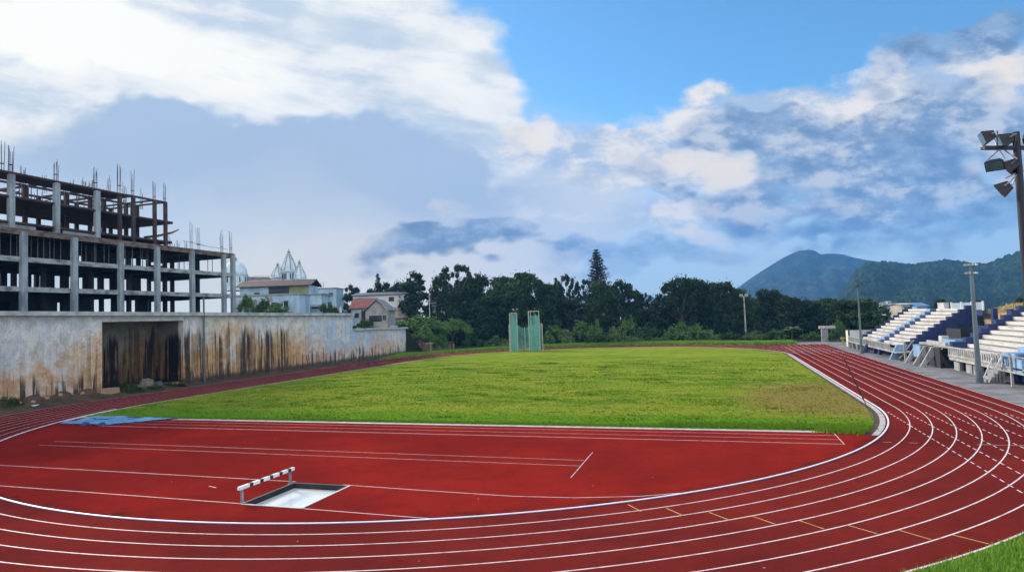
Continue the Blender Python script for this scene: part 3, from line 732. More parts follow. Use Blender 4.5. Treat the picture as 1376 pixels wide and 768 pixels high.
b = MB(); b.prism([(22.6, 23.0), (25.8, 24.0), (27.2, 24.8), (27.15, 24.95), (25.6, 24.3), (22.5, 23.4)], 'x', -64, -61.5); b.build('sloping_shutter', 'prop', ub)
def rebar(x, y, z, h, n=5, s=.24, lean=0):
    b = MB()
    for k in range(n):
        a = 2*math.pi*k/n+.4; hh = h*random.uniform(.65, 1.08)
        b.tube([(x+s*math.cos(a), y+s*math.sin(a), z-.2), (x+s*math.cos(a)+random.uniform(-.06, .06), y+s*math.sin(a)+lean*hh+random.uniform(-.10, .10), z+hh)], .033, 4)
    for q in (.25, .6): 
        if q*h < 1.4: b.lathe((x, y+lean*q*h, z+q*h), [(s, 0), (s+.03, .03), (s, .06)], 8)
    b.build('rebar_bundle', 'rebar', ub)
for (px, x, h, ln_) in [(2, -61, 4.0, 0), (14, -60, 3.2, 0), (60, -68, 2.3, 0), (31, -66, 2.4, 0), (88, -71, 2.3, 0), (105, -71, 2.6, 0), (121, -66, 2.5, .05), (137, -71, 3.0, 0), (168, -66, 3.2, -.05), (75, -60, 3.1, 0), (97, -66, 2.0, 0), (113, -66, 2.6, 0), (128, -60, 2.9, 0), (145, -66, 3.6, .08), (160, -60, 4.2, 0)]:
    rebar(x, gx(px, 260, x)[1], UZ[2], h, random.choice((6, 7, 8)), .26, ln_)
for (px, x, h) in [(178, -60, 4.2), (190, -66, 3.2), (207, -60, 3.2), (221, -60, 3.5)]:
    rebar(x, gx(px, 260, x)[1], 28.4, h, random.choice((3, 4, 5)), .2)
for (px, x, h, ln_) in [(228, -62, 2.5, 0), (239, -65, 2.7, 0), (250, -66, 2.9, 0), (257, -57.5, 4.4, 0), (267, -57.5, 3.6, -.06), (298, -57.3, 3.9, -.03), (310, -57.3, 3.7, 0), (233, -70, 2.5, 0)]:
    rebar(x, gx(px, 330, x)[1], Z[3], h, random.choice((4, 5)), .22, ln_)
b = MB(); b.bar((-58, 27, 22.1), (-58, 34.6, 21.9), .05); b.bar((-58, 24.5, 22.4), (-58, 29, 22.2), .05); b.build('guard_wire', 'rebar', ub)

# ------------------------------------------------------------------ houses and temple on the hill
def house(name, label, pxl, pxr, ytop, D, depth, zb, roofh, wallm, roofm, gable='x', windows=(), extras=None, over=.5):
    """a house facing the stadium: facade from pixel column pxl to pxr at distance D along the view, eaves at row ytop"""
    a = gt(pxl, ytop, D); c_ = gt(pxr, ytop, D); zt = (a[2]+c_[2])/2
    A_ = Vector((a[0], a[1], 0)); B_ = Vector((c_[0], c_[1], 0)); e1 = (B_-A_); W_ = e1.length; e1.normalize(); e2 = Vector((-e1.y, e1.x, 0))
    t = thing(name, label, 'building' if name != 'house' else 'house', ((A_.x+B_.x)/2, (A_.y+B_.y)/2, zb))
    def W(u, v, z): q = A_+e1*u+e2*v; return (q.x, q.y, z)
    def wbox(u0, u1, v0, v1, z0, z1):
        m_ = MB(); m_.add([W(u0, v0, z0), W(u1, v0, z0), W(u1, v1, z0), W(u0, v1, z0), W(u0, v0, z1), W(u1, v0, z1), W(u1, v1, z1), W(u0, v1, z1)], [(0, 3, 2, 1), (4, 5, 6, 7), (0, 1, 5, 4), (1, 2, 6, 5), (2, 3, 7, 6), (3, 0, 4, 7)]); return m_
    wbox(0, W_, 0, depth, zb, zt).build('wall', wallm, t)
    o = over; m_ = MB()
    if roofh <= 0.01: wbox(-o, W_+o, -o, depth+o, zt+.002, zt+.35).build('roof', roofm, t)
    elif gable == 'x':                             # ridge parallel to the facade
        m_.add([W(-o, -o, zt-.1), W(W_+o, -o, zt-.1), W(W_+o, depth/2, zt+roofh), W(-o, depth/2, zt+roofh), W(-o, depth+o, zt-.1), W(W_+o, depth+o, zt-.1), W(-o, -o, zt+.08), W(W_+o, -o, zt+.08), W(W_+o, depth/2, zt+roofh+.2), W(-o, depth/2, zt+roofh+.2), W(-o, depth+o, zt+.08), W(W_+o, depth+o, zt+.08)],
               [(0, 3, 2, 1), (3, 4, 5, 2), (6, 7, 8, 9), (9, 8, 11, 10), (0, 1, 7, 6), (4, 10, 11, 5), (0, 6, 9, 3), (3, 9, 10, 4), (1, 2, 8, 7), (2, 5, 11, 8)]); m_.build('roof', roofm, t)
    else:                                          # gable end faces us
        m_.add([W(-o, -o, zt-.1), W(W_/2, -o, zt+roofh), W(W_+o, -o, zt-.1), W(-o, depth, zt-.1), W(W_/2, depth, zt+roofh), W(W_+o, depth, zt-.1), W(-o, -o, zt+.12), W(W_/2, -o, zt+roofh+.25), W(W_+o, -o, zt+.12), W(-o, depth, zt+.12), W(W_/2, depth, zt+roofh+.25), W(W_+o, depth, zt+.12)],
               [(0, 1, 4, 3), (1, 2, 5, 4), (6, 9, 10, 7), (7, 10, 11, 8), (0, 6, 7, 1), (1, 7, 8, 2), (3, 4, 10, 9), (4, 5, 11, 10), (0, 3, 9, 6), (2, 8, 11, 5)]); m_.build('roof', roofm, t)
        g = MB(); g.add([W(.02, 0, zt-.001), W(W_-.02, 0, zt-.001), W(W_/2, 0, zt+roofh-.12), W(.02, .25, zt-.001), W(W_-.02, .25, zt-.001), W(W_/2, .25, zt+roofh-.12)], [(0, 1, 2), (5, 4, 3), (0, 2, 5, 3), (1, 4, 5, 2)]); g.build('gable', wallm, t)
    for (u, z, w_, h_) in windows:
        f_ = wbox(u*W_-w_/2-.12, u*W_+w_/2+.12, -.07, .05, zt+z-.12, zt+z+h_+.12).build('window', 'concrete_pale', t)
        wbox(u*W_-w_/2, u*W_+w_/2, -.10, -.02, zt+z, zt+z+h_).build('pane', 'window', f_)
    if extras: extras(t, W, wbox, W_, zt)
    return t
def annex(u0, u1, v0, v1, dz0, dz1, mat, nm='annex'):
    return lambda t, W, wbox, W_, zt: wbox(u0*W_, u1*W_, v0, v1, zt+dz0, zt+dz1).build(nm, mat, t)
def multi(*fs):
    def g(*a):
        for f in fs: f(*a)
    return g
house('house', 'long house with rusty dark roof and olive end wall below the white spires', 322, 415, 384.5, 190, 9, 10, 1.9, 'wall_blue', 'roof_rust', 'x', [(.25, -3, 1.6, 1.3), (.5, -3, 1.6, 1.3)],
      multi(annex(.72, .995, -.12, -.01, -4, -.15, 'wall_olive', 'side_panel'), annex(.42, .715, -.15, -.012, -3.2, -.25, 'interior', 'veranda_shade')), 1.0)
house('house', 'pale house with red sheet roof just behind the rusty roof', 330, 372, 381.5, 205, 8, 10, 1.4, 'wall_white', 'roof_red', 'x', [(.3, -2, 1.4, 1)])
house('house', 'low bluish plastered house directly behind the wall coping beside the building frame', 314, 402, 397, 150, 8, 10, 0, 'wall_blue', 'concrete', 'x', [(.62, -2.9, 1.2, 1.2), (.8, -3, 1.0, 1.6), (.2, -2.6, 1.1, 1.0)], multi(annex(.12, .35, -1.5, -.01, -2.6, -.9, 'concrete', 'porch'), annex(.55, .58, -.3, -.005, -5, -.3, 'concrete_pale', 'pilaster')), .2)
house('house', 'blue-grey flat-roofed house left of the round dark bush', 398, 432, 396, 165, 9, 10, 0, 'wall_blue', 'concrete', 'x', [(.35, -4.2, 1.4, 2.2), (.75, -3.6, 1.8, .7)], annex(.45, 1.0, -2.2, -.01, -3.2, -2.7, 'concrete', 'balcony'), .3)
house('house', 'bluish concrete block of flats furthest back beyond the olive-walled house', 414, 452, 388, 240, 10, 9, 0, 'wall_blue', 'roof_grey', 'x', [(.2, -2.8, 1.5, 1.2), (.5, -2.8, 1.5, 1.2), (.8, -2.8, 1.5, 1.2)], None, .2)
house('house', 'small house with a red gabled roof behind the low wall', 472, 500, 414, 150, 8, 7.5, 2.3, 'wall_blue', 'roof_red', 'x', [(.25, -2.2, 1.1, 1.1)], annex(.5, 1.0, -.2, -.01, -3.2, -.4, 'roof_rust', 'veranda_shade'))
house('house', 'gabled house with a pale grey front next to the small red roof', 491, 521, 417, 146, 9, 6.5, 2.4, 'concrete', 'roof_grey', 'y', [(.45, -2.6, 3.0, 1.5), (.85, -2.3, .9, 1.2)], annex(-.2, .25, .3, 3, -3.4, -.2, 'roof_rust', 'porch'))
house('house', 'long white two-storey building with dark blue roof behind the red-roofed house', 474, 548, 396, 200, 12, 6, .9, 'wall_white', 'roof_navy', 'x', [(.15, -2.1, 1.4, 1.3), (.32, -3.4, 1.5, 1.9), (.48, -3.4, 1.3, 1.9), (.7, -2.1, 1.6, 1.3)], annex(.0, 1.0, -1.8, -.01, -7.5, -4.2, 'wall_cream', 'lower_storey'))
house('house', 'cream house with a rusty roof showing between the two tallest left trees', 580, 606, 408, 210, 9, 5, 1.4, 'wall_white', 'roof_rust', 'x', [(.3, -2.3, 1.3, 1.3), (.7, -2.3, 1.3, 1.3)])
house('house', 'white house with a grey roof glimpsed below the airy tree left of the conifer', 744, 792, 412, 215, 10, 4, 1.2, 'wall_white', 'roof_grey', 'x', [(.25, -2.6, 1.2, 1.4), (.72, -3.2, 1.4, 2.3)], annex(.66, 1.02, -.8, -.01, -6, -.3, 'wall_blue', 'side_wing'))
house('house', 'white house almost hidden by leaves right of the conifer', 838, 872, 410, 230, 9, 4, .0, 'wall_white', 'concrete_pale', 'x', [(.3, -2.5, 1.4, 1.4), (.7, -2.5, 1.4, 1.4)])
house('house', 'light blue house with blue roof above the far stand', 1232, 1246, 411, 240, 8, 3, 1.2, 'sky_blue', 'roof_blue', 'x', [(.3, -2, 1, 1.2), (.7, -2, 1, 1.2)])
house('house', 'low beige house at the left of the blue-roofed house', 1211, 1223, 409, 230, 7, 3, .4, 'wall_cream', 'concrete_pale', 'x', [(.5, -1.8, 1.2, 1)])
for i, (px, py, D, w, lab) in enumerate([(1196, 414, 520, 10, 'largest white town house on the valley floor under the mountain'), (1188, 407, 700, 5, 'tiny white town house highest under the mountain, left of two'), (1207, 411, 600, 8, 'white town house on the valley floor nearest the stand'), (1195, 405, 800, 5, 'tiny white town house high under the mountain, right of two')]):
    house('house', lab, px-w/2, px+w/2, py, D, 8, -2, 1.0, 'wall_white', 'roof_grey', 'x', [(.3, -2, 1.2, 1.1), (.7, -2, 1.2, 1.1)])
# temple
Dt = 235.0
def tp_(px, py): return gt(px, py, Dt)
base = tp_(388, 392)
te_ = thing('temple', 'pale blue temple with three crocketed spires and a round dome beyond the rooftops', 'temple', (base[0], base[1], 10))
mpp = Dt/FOC
def tower(px, ybot, ymid, ytip, wpx, open_):
    c0 = tp_(px, ymid); zb, zm, zt = tp_(px, ybot)[2]-6, c0[2], tp_(px, ytip)[2]; r = wpx*mpp/2*1.25
    b = MB(); b.lathe((c0[0], c0[1], zb), [(r*.86, 0), (r*.86, zm-zb-.25)], 4, 0, R_(27)); b.lathe((c0[0], c0[1], zm-.5), [(r*1.05, 0), (r*1.1, .3), (r*1.0, .5)], 4, 0, R_(27)); tw = b.build('tower', 'temple', te_)
    b = MB()
    for k in range(4):
        a = R_(27+45+90*k); d = Vector((math.cos(a), math.sin(a), 0)); s_ = Vector((-d.y, d.x, 0)); q0 = Vector((c0[0], c0[1], 0))+d*(r*.61+.04)
        for o in ((-.3, 0, .3) if wpx > 17.5 else (-.2, .2)):
            q = q0+s_*o*r; b.bar((q.x, q.y, zm-3.2), (q.x, q.y, zm-1.0), r*.17, .12)
    b.build('opening', 'window', tw)
    h = zt-zm; b = MB()
    prof = [(r*.80, 0), (r*.84, h*.05), (r*.80, h*.16), (r*.56, h*.42), (r*.25, h*.72), (r*.11, h*.84), (r*.06, h*.87)]
    b.lathe((c0[0], c0[1], zm), prof, 8, 0, R_(4)); b.build('spire', 'temple', te_, smooth=False)
    b = MB()
    for k in range(8):
        a = R_(4+45*k)
        for t_ in np.linspace(.06, .84, 9):
            rr = np.interp(t_*h, [p[1] for p in prof], [p[0] for p in prof]); s_ = .30 if wpx > 17.5 else .22
            b.lathe((c0[0]+rr*math.cos(a), c0[1]+rr*math.sin(a), zm+t_*h), [(s_*.5, 0), (s_, s_*.7), (s_*.2, s_*1.8)], 5)
    b.build('crocket', 'temple_trim', te_)
    b = MB(); b.lathe((c0[0], c0[1], zm+h*.85), [(.14, 0), (.5, .45), (.62, .7), (.2, .95), (.25, 1.2), (.06, 1.6), (.05, h*.22)], 8); b.build('finial', 'temple_trim', te_)
tower(388.5, 378, 364, 336, 19, True); tower(373.5, 380, 372, 355, 16, False); tower(402.5, 378, 374, 351, 17, False)
dc = tp_(316.5, 369); r = 15*mpp
b = MB(); b.lathe((dc[0], dc[1], dc[2]), [(r*math.cos(t), r*1.25*math.sin(t)) for t in np.linspace(0, 1.45, 12)], 24); b.build('dome', 'temple', te_, smooth=True)
b = MB(); b.lathe((dc[0], dc[1], dc[2]-6), [(r*1.02, 0), (r*1.02, 5.6), (r*1.08, 5.7), (r*1.08, 6)], 24)
b.build('drum', 'temple', te_)
b = MB()
for k in range(12): a = 2*math.pi*k/12; b.bar((dc[0]+r*1.03*math.cos(a), dc[1]+r*1.03*math.sin(a), dc[2]-3), (dc[0]+r*1.03*math.cos(a), dc[1]+r*1.03*math.sin(a), dc[2]-1), .6, .12)
b.build('drum_window', 'window', te_)
b = MB(); b.lathe((dc[0], dc[1], dc[2]+r*1.22), [(.5, 0), (.5, .8), (.65, .9), (.1, 1.6), (.05, 2.6)], 8); b.build('lantern', 'temple_trim', te_)
l0, l1 = tp_(328, 372), tp_(370, 372)
b = MB(); b.add([tuple(l0), tuple(l1), (l1[0], l1[1], 8), (l0[0], l0[1], 8), (l0[0]-3, l0[1]+9, l0[2]+1.2), (l1[0]-3, l1[1]+9, l1[2]+1.2), (l1[0]-3, l1[1]+9, 8), (l0[0]-3, l0[1]+9, 8)], [(0, 1, 2, 3), (0, 4, 5, 1), (4, 7, 6, 5), (0, 3, 7, 4), (1, 5, 6, 2)]); b.build('hall', 'roof_grey', te_)
# mast pair and statue-like post
am = thing('radio_mast', 'thin twin radio mast rising above the rooftops left of the round dark tree', 'mast', tuple(gt(432, 404, 260)))
for px in (431, 434.5):
    q = gt(px, 404, 260); q2 = gt(px, 379, 260); b = MB(); b.tube([tuple(q), tuple(q2)], .10, 5); b.build('mast_pole', 'pole_grey', am)
q = gx(458, 419, WX-.5)
gp = thing('gate_post', 'small white post standing on the wall coping by the round bush', 'post', tuple(q))
b = MB(); b.box(q[0]-.16, q[0]+.16, q[1]-.16, q[1]+.16, q[2]-.1, q[2]+.6); b.build('shaft', 'wall_white', gp)
b = MB(); b.lathe((q[0], q[1], q[2]+.6), [(.22, 0), (.24, .06), (.12, .12), (.17, .28), (.12, .42), (.02, .48)], 10); b.build('ball_cap', 'wall_white', gp)

# ------------------------------------------------------------------ trees
def leaf_quads(C, n, size, up_bias=.25):
    """n leaf cards around clump centres C: rows of (x, y, z, r)"""
    idx = rng.integers(0, len(C), n); c = C[idx]
    d = rng.normal(size=(n, 3)); d /= np.linalg.norm(d, axis=1)[:, None]
    rr = c[:, 3]*(rng.random(n)**.45)
    p = c[:, :3]+d*rr[:, None]*np.array([1, 1, .78])
    nn_ = d*.6+rng.normal(size=(n, 3))*.7+np.array([0, 0, up_bias]); nn_ /= np.linalg.norm(nn_, axis=1)[:, None]
    a = np.cross(nn_, rng.normal(size=(n, 3))); a /= np.linalg.norm(a, axis=1)[:, None]; b = np.cross(nn_, a)
    s = size*rng.uniform(.55, 1.35, n)[:, None]
    return np.stack([p-a*s*.5, p+b*s*.38, p+a*s*.62, p-b*s*.38], 1)
def tree_proto(style, seed, H, leaf_m, nleaf, lsize):
    """tree of height H standing at the origin; returns (crown mesh, trunk mesh)"""
    global rng
    rng = np.random.default_rng(seed); C = []
    if style == 'round':
        for _ in range(95):
            t = rng.random(); ang = rng.uniform(0, 6.28); zz = .14+.80*t; env = math.sin(min(1, max(0, (zz+.02)/1.02))*math.pi)**.6*.40
            rr = env*rng.random()**.45; C.append((rr*math.cos(ang), rr*math.sin(ang), min(zz, .955), rng.uniform(.040, .115)))
    elif style == 'pointed':
        for _ in range(95):
            t = rng.random()**1.1; zz = .14+.76*t; env = .30*(1-((zz-.18)/.86))**.75+.03; ang = rng.uniform(0, 6.28)
            rr = env*rng.random()**.5; C.append((rr*math.cos(ang), rr*math.sin(ang), zz, rng.uniform(.035, .085)*(1.15-.4*t)))
    elif style == 'airy':
        for _ in range(95):
            zz = rng.uniform(.32, .97); ang = rng.uniform(0, 6.28); env = .46*math.sin((zz-.30)/.70*math.pi)**.5
            rr = env*rng.random()**.4; C.append((rr*math.cos(ang), rr*math.sin(ang), zz, rng.uniform(.022, .062)))
    elif style == 'spread':
        for _ in range(36):
            ang = rng.uniform(0, 6.28); rr = .62*rng.random()**.55; zz = .40+.46*(1-(rr/.64)**2)*rng.uniform(.5, 1)
            C.append((rr*math.cos(ang), rr*math.sin(ang), zz+.05, rng.uniform(.08, .14)))
    elif style == 'shrub':
        for _ in range(24):
            ang = rng.uniform(0, 6.28); rr = .75*rng.random()**.55; zz = .12+.62*(1-(rr/.78)**2)*rng.uniform(.35, 1)
            C.append((rr*math.cos(ang), rr*math.sin(ang), zz, rng.uniform(.12, .24)))
    C = np.array(C)*H
    cm = MB(); cm.quads(leaf_quads(C, int(nleaf*.9), lsize))
    cm.quads(leaf_quads(np.c_[C[:, :3], C[:, 3]*1.7], int(nleaf*.16), lsize*.85))
    tm_ = MB(); tz = {'round': .45, 'pointed': .6, 'airy': .55, 'spread': .45, 'shrub': .18}[style]*H
    r0_ = H*{'shrub': .018}.get(style, .026); bend = rng.normal(0, .02*H, 2)
    top = (bend[0], bend[1], tz)
    tm_.tube([(0, 0, -.5), (bend[0]*.2, bend[1]*.2, tz*.3), (bend[0]*.6, bend[1]*.6, tz*.7), top], [r0_*1.3, r0_, r0_*.85, r0_*.6], 8)
    for k in rng.choice(len(C), min(11, len(C)), replace=False):
        q = C[k]; zz = rng.uniform(.45, .98)*tz; st = (bend[0]*zz/tz, bend[1]*zz/tz, zz)
        mid = ((st[0]+q[0])/2+rng.normal(0, .02*H), (st[1]+q[1])/2+rng.normal(0, .02*H), (st[2]*.6+q[2]*.4)+.03*H)
        tm_.tube([st, mid, tuple(q[:3])], [r0_*.5, r0_*.33, r0_*.14], 5, cap=False)
    return cm.mesh('crown', leaf_m), tm_.mesh('trunk', 'bark')
PROTO = {}
for k, (st, seed, lm_, nl, ls) in {
    'round_a': ('round', 11, 'leaf_dark', 11500, .036), 'round_b': ('round', 12, 'leaf_dark', 11500, .036), 'round_c': ('round', 13, 'leaf_mid', 11500, .036), 'round_d': ('round', 18, 'leaf_dark', 10500, .036),
    'pointed_a': ('pointed', 14, 'leaf_dark', 9000, .032), 'airy_a': ('airy', 15, 'leaf_dark', 6500, .034), 'airy_b': ('airy', 16, 'leaf_dark', 6000, .034),
    'spread_a': ('spread', 17, 'leaf_feather', 9000, .045), 'spread_b': ('spread', 19, 'leaf_dark', 6500, .06),
    'shrub_a': ('shrub', 21, 'leaf_shrub', 2400, .085), 'shrub_b': ('shrub', 22, 'leaf_shrub', 2400, .085), 'shrub_c': ('shrub', 23, 'leaf_light', 2200, .08), 'shrub_d': ('shrub', 24, 'leaf_mid', 2400, .085)}.items():
    PROTO[k] = tree_proto(st, seed, 1.0, lm_, nl, ls)
def tree(kind, loc, H, wid, label, name='tree', cat='tree', group=None, rz=None):
    cm, tm_ = PROTO[kind]
    t = thing(name, label, cat, loc, group)
    for nm, me in (('crown', cm), ('trunk', tm_)):
        o = bpy.data.objects.new(nm, me); COL.objects.link(o); o.parent = t
    t.scale = (wid, wid, H); t.rotation_euler = (0, 0, random.uniform(0, 6.28) if rz is None else rz)
    return t
def ptree(kind, px, ytop, halfw, Y, zb, label, **kw):
    """tree standing on height zb at world Y whose top shows at pixel row ytop; halfw = half crown width in pixels"""
    q = gy(px, ytop, Y); H = (q[2]-zb); dep = float((q-CAM)@fw); nat = {'round': .44, 'pointed': .30, 'airy': .50, 'spread': .68, 'shrub': .88}[kind.split('_')[0]]
    return tree(kind, (q[0], q[1], zb), H*1.02, halfw*dep/FOC/nat, label, **kw)
G1 = 'trees beyond the far bend'
for a in [
    ('pointed_a', 556, 361, 29, 124, 0, 'tall pointed dark tree behind the white pole, left end of the tree line'),
    ('round_b', 536, 377, 17, 130, 0, 'smaller dark tree tucked against the left side of the tall pointed tree'),
    ('round_d', 516, 402, 14, 140, 0, 'low dark tree between the white building and the tall pointed tree'),
    ('airy_a', 612, 358, 38, 127, 0, 'tall airy tree with sky gaps in its crown, highest left of the throwing cage'),
    ('round_b', 640, 367, 30, 131, 0, 'dense dark tree merging with the right side of the tall airy tree'),
    ('round_d', 604, 392, 24, 121, 0, 'short dark tree standing under the tall airy tree'),
    ('round_c', 672, 371, 28, 126, 0, 'mid green tree just left of the throwing cage'),
    ('round_c', 704, 366, 36, 124, 0, 'broad dense tree directly behind the throwing cage'),
    ('round_a', 724, 378, 30, 120, 0, 'dark rounded tree just right of the throwing cage'),
    ('airy_b', 757, 371, 24, 136, 0, 'thin crowned tree with a white house showing under it'),
    ('airy_a', 783, 377, 20, 140, 0, 'gappy tree at the left foot of the tall conifer'),
    ('round_c', 806, 376, 22, 132, 0, 'leafy tree right in front of the tall conifer'),
    ('round_a', 834, 377, 25, 126, 0, 'dark full tree to the right of the tall conifer'),
    ('airy_b', 864, 394, 15, 150, 0, 'low thin tree in the dip of the tree line with the small blue hill behind'),
    ('round_d', 886, 404, 22, 130, 0, 'low dark tree at the right of the dip in the tree line'),
    ('round_b', 913, 371, 28, 128, 0, 'tallest dark tree right of the dip in the tree line'),
    ('round_a', 944, 377, 27, 133, 0, 'broad dark tree between the tallest right tree and the lamp pole'),
    ('round_d', 972, 380, 27, 126, 0, 'dark tree with a ragged top just left of the small twin-lamp pole'),
    ('round_c', 1001, 395, 22, 132, 0, 'rounded tree standing behind the small twin-lamp pole'),
    ('round_b', 1030, 387, 24, 134, 0, 'dark tree in front of the left foot of the mountain, right of the twin-lamp pole'),
    ('round_d', 1059, 399, 26, 130, 0, 'dark tree above the pale palm'),
    ('round_a', 1086, 404, 22, 128, 0, 'dark tree between the pale palm and the concrete shelter'),
    ('round_c', 1110, 400, 24, 136, 0, 'round tree behind the concrete shelter'),
    ('round_b', 1133, 402, 24, 118, 0, 'dark tree left of the slim lamp pole by the far stand'),
    ('round_c', 1160, 401, 32, 116, 0, 'wide dark tree behind the left end of the far stand'),
    ('round_a', 1186, 424, 18, 128, 0, 'low dark tree showing over the back edge of the far stand'),
    ('round_b', 762, 398, 26, 128, 0, 'dark tree hiding the left of the white house'),
    ('round_d', 868, 415, 28, 124, 0, 'squat dark tree below the small blue hill'),
    ('round_d', 654, 400, 34, 119, 0, 'low dense tree in the shade left of the throwing cage')]:
    ptree(*a, group=G1)
for a in [
    ('round_a', 472, 383, 15, 150, 6, 'round dark tree on the skyline left of the white building'),
    ('spread_b', 514, 374, 25, 170, 9, 'flat-topped tree standing above the white building roof'),
    ('shrub_d', 357, 394, 18, 62, 10, 'mid green bush behind the coping below the rusty roof'),
    ('shrub_a', 331, 391, 14, 46, 10, 'tall bush beside the corner of the building frame'),
    ('shrub_b', 372, 403, 20, 56, 10, 'wide low bush on the terrace in front of the bluish house'),
    ('round_c', 388, 400, 7, 80, 9.8, 'small clipped round tree in front of the bluish house'),
    ('shrub_d', 441, 401, 17, 62, 9.6, 'large round dark bush behind the coping near the step of the wall'),
    ('shrub_d', 489, 425, 17, 70, 6.4, 'clipped dark hedge bush behind the low wall'),
    ('round_d', 1263, 402, 12, 120, 0, 'dark tree above the top of the far stand'),
    ('round_b', 1312, 402, 11, 110, 0, 'dark tree just right of the striped grey fence'),
    ('round_d', 1372, 400, 12, 78, 0, 'dark tree at the right edge above the dry grass bank')]:
    ptree(*a)
for px, yt, hw, lab in [(590, 372, 20, 'dark back-row tree filling the gap left of the tall airy tree'), (628, 374, 26, 'dark back-row tree seen through the tall airy tree'), (690, 374, 28, 'back-row tree between the two trees nearest the cage'), (742, 382, 24, 'back-row tree right of the cage, seen through the thin crown'), (816, 384, 24, 'back-row tree right behind the conifer foot'), (852, 390, 18, 'back-row tree at the left edge of the dip in the tree line'), (898, 380, 22, 'back-row tree at the left shoulder of the tallest right tree'), (930, 375, 24, 'back-row tree at the right shoulder of the tallest right tree'), (958, 379, 24, 'back-row tree between the two broad trees left of the twin-lamp pole'), (990, 387, 22, 'back-row tree at the left edge of the mountain foot'), (1046, 395, 24, 'back-row tree below the mountain, left of the pale palm'), (1074, 401, 22, 'back-row tree below the mountain, above the pale palm'), (1098, 403, 22, 'back-row tree left of the round tree behind the shelter'), (1146, 406, 24, 'back-row tree behind the wide tree at the stand end')]:
    ptree(random.choice(('round_a', 'round_b', 'round_c', 'round_d')), px, yt, hw, 141, 0, lab, group=G1)
G2 = 'shrubs along the far edge of the track'
ptree('spread_a', 560, 421, 46, 100, .5, 'large feathery light green bush at the end of the low wall', name='shrub', cat='shrub')
ptree('spread_a', 567, 441, 24, 92, 0, 'drooping green bush hiding the end face of the low wall', name='shrub', cat='shrub')
ptree('shrub_a', 592, 443, 14, 101, 0, 'small green bush above the brown earth bank', name='shrub', cat='shrub')
ptree('spread_a', 606, 424, 30, 108, 0, 'feathery green bush right of the white pole', name='shrub', cat='shrub')
for a in [
    ('shrub_a', 640, 438, 24, 117, 'green shrub left of the cage'), ('shrub_b', 668, 448, 20, 113, 'low green shrub at the left foot of the cage'), ('shrub_c', 690, 452, 22, 112, 'pale low shrub behind the cage'),
    ('shrub_a', 744, 428, 24, 118, 'yellow-green shrub right of the cage'), ('shrub_c', 760, 437, 13, 115, 'yellowish shrub in front of the dark trees right of the cage'), ('shrub_b', 785, 425, 26, 118, 'tall shrub below the white house'),
    ('shrub_d', 812, 443, 26, 113, 'low dark shrub below the conifer'), ('shrub_c', 803, 419, 7, 119, 'slender pale shrub at the right side of the white house'), ('shrub_a', 846, 419, 22, 121, 'tall light shrub below the dip of the trees'),
    ('shrub_c', 824, 432, 12, 113, 'small pale shrub with upright shoots under the conifer'), ('shrub_d', 870, 432, 26, 119, 'dark green shrub mass below the dip of the trees'), ('shrub_b', 912, 427, 24, 118, 'bright shrub right below the tallest right tree'),
    ('shrub_a', 935, 432, 20, 116, 'rounded shrub left of the twin-lamp pole'), ('shrub_c', 955, 438, 18, 119, 'pale shrub near the twin-lamp pole'), ('shrub_d', 980, 441, 18, 118, 'dark shrub just left of the twin-lamp pole'),
    ('shrub_c', 1016, 440, 20, 121, 'pale shrub just right of the twin-lamp pole'), ('shrub_a', 1040, 440, 20, 119, 'green shrub left of the pale palm'), ('shrub_b', 1090, 443, 18, 117, 'dark shrub left of the concrete shelter'),
    ('shrub_d', 1128, 432, 15, 104, 'dark shrub between the shelter and the yellow post'), ('shrub_a', 1124, 425, 14, 110, 'green shrub above the yellow post'), ('shrub_b', 845, 449, 24, 114, 'low green shrub at the track edge below the conifer'), ('shrub_a', 888, 450, 22, 115, 'low bright shrub at the track edge below the tallest right tree')]:
    kd, px, yt, hw, Y, lab = a
    ptree(kd, px, yt, hw, Y, -.05, lab, name='shrub', cat='shrub', group=G2)
for px, py, Y, hw, hh, lab in [(178, 512, 6.6, 17, 12, 'dark weed bush in the left of the wall recess'), (206, 512, 10.2, 15, 10, 'dark weed bush in the middle of the wall recess'), (234, 510, 14.2, 17, 9, 'dark weed bush in the right of the wall recess'), (163, 519, 5.0, 13, 8, 'low weed bush behind the tan block'), (8, 528, -9.5, 20, 18, 'dark weed clump at the left edge below the wall'), (22, 533, -7.8, 14, 14, 'small dark weed clump at the foot of the wall by the bundle')]:
    q = gx(px, py, WX+.4); ptree('shrub_d', px, py, hw, q[1], 0.0, lab, name='shrub', cat='shrub', group='weeds at the wall foot')
for px, hw, X, lab in [(527, 12, WX+.8, 'low green weed at the foot of the low wall'), (545, 9, WX+.8, 'green weed at the end corner of the low wall')]:
    q = gx(px, 474, X); ptree('shrub_b', px, 474, hw, q[1], 0, lab, name='shrub', cat='shrub', group='weeds at the wall foot')
# undergrowth filling the shade below the trees (reads as one mass)
rng = np.random.default_rng(77); n = 30000
x = rng.uniform(-62, 64, n); y = 121+rng.uniform(0, 20, n)+2*np.sin(x*.3); z = rng.random(n)**.8*(4.6+1.3*np.sin(x*.37)+.9*np.sin(x*1.1+2))
q_ = np.c_[x, y, z, np.full(n, .5)]; b = MB(); b.quads(leaf_quads(q_, n, .55)); tag(b.build('undergrowth', 'leaf_dark'), 'dark tangled undergrowth below the trees beyond the far bend', 'undergrowth', kind='stuff')
for px, py, hw, Y, lab in [(1203, 475, 7, 56, 'dark bush under the front walkway of the far stand, left of two'), (1217, 477, 8, 51.5, 'dark bush under the far stand walkway, beside the pale blue stair flank')]:
    q = gx(px, py, 48.9); ptree('shrub_d', px, py, hw, q[1], 0, lab, name='shrub', cat='shrub')
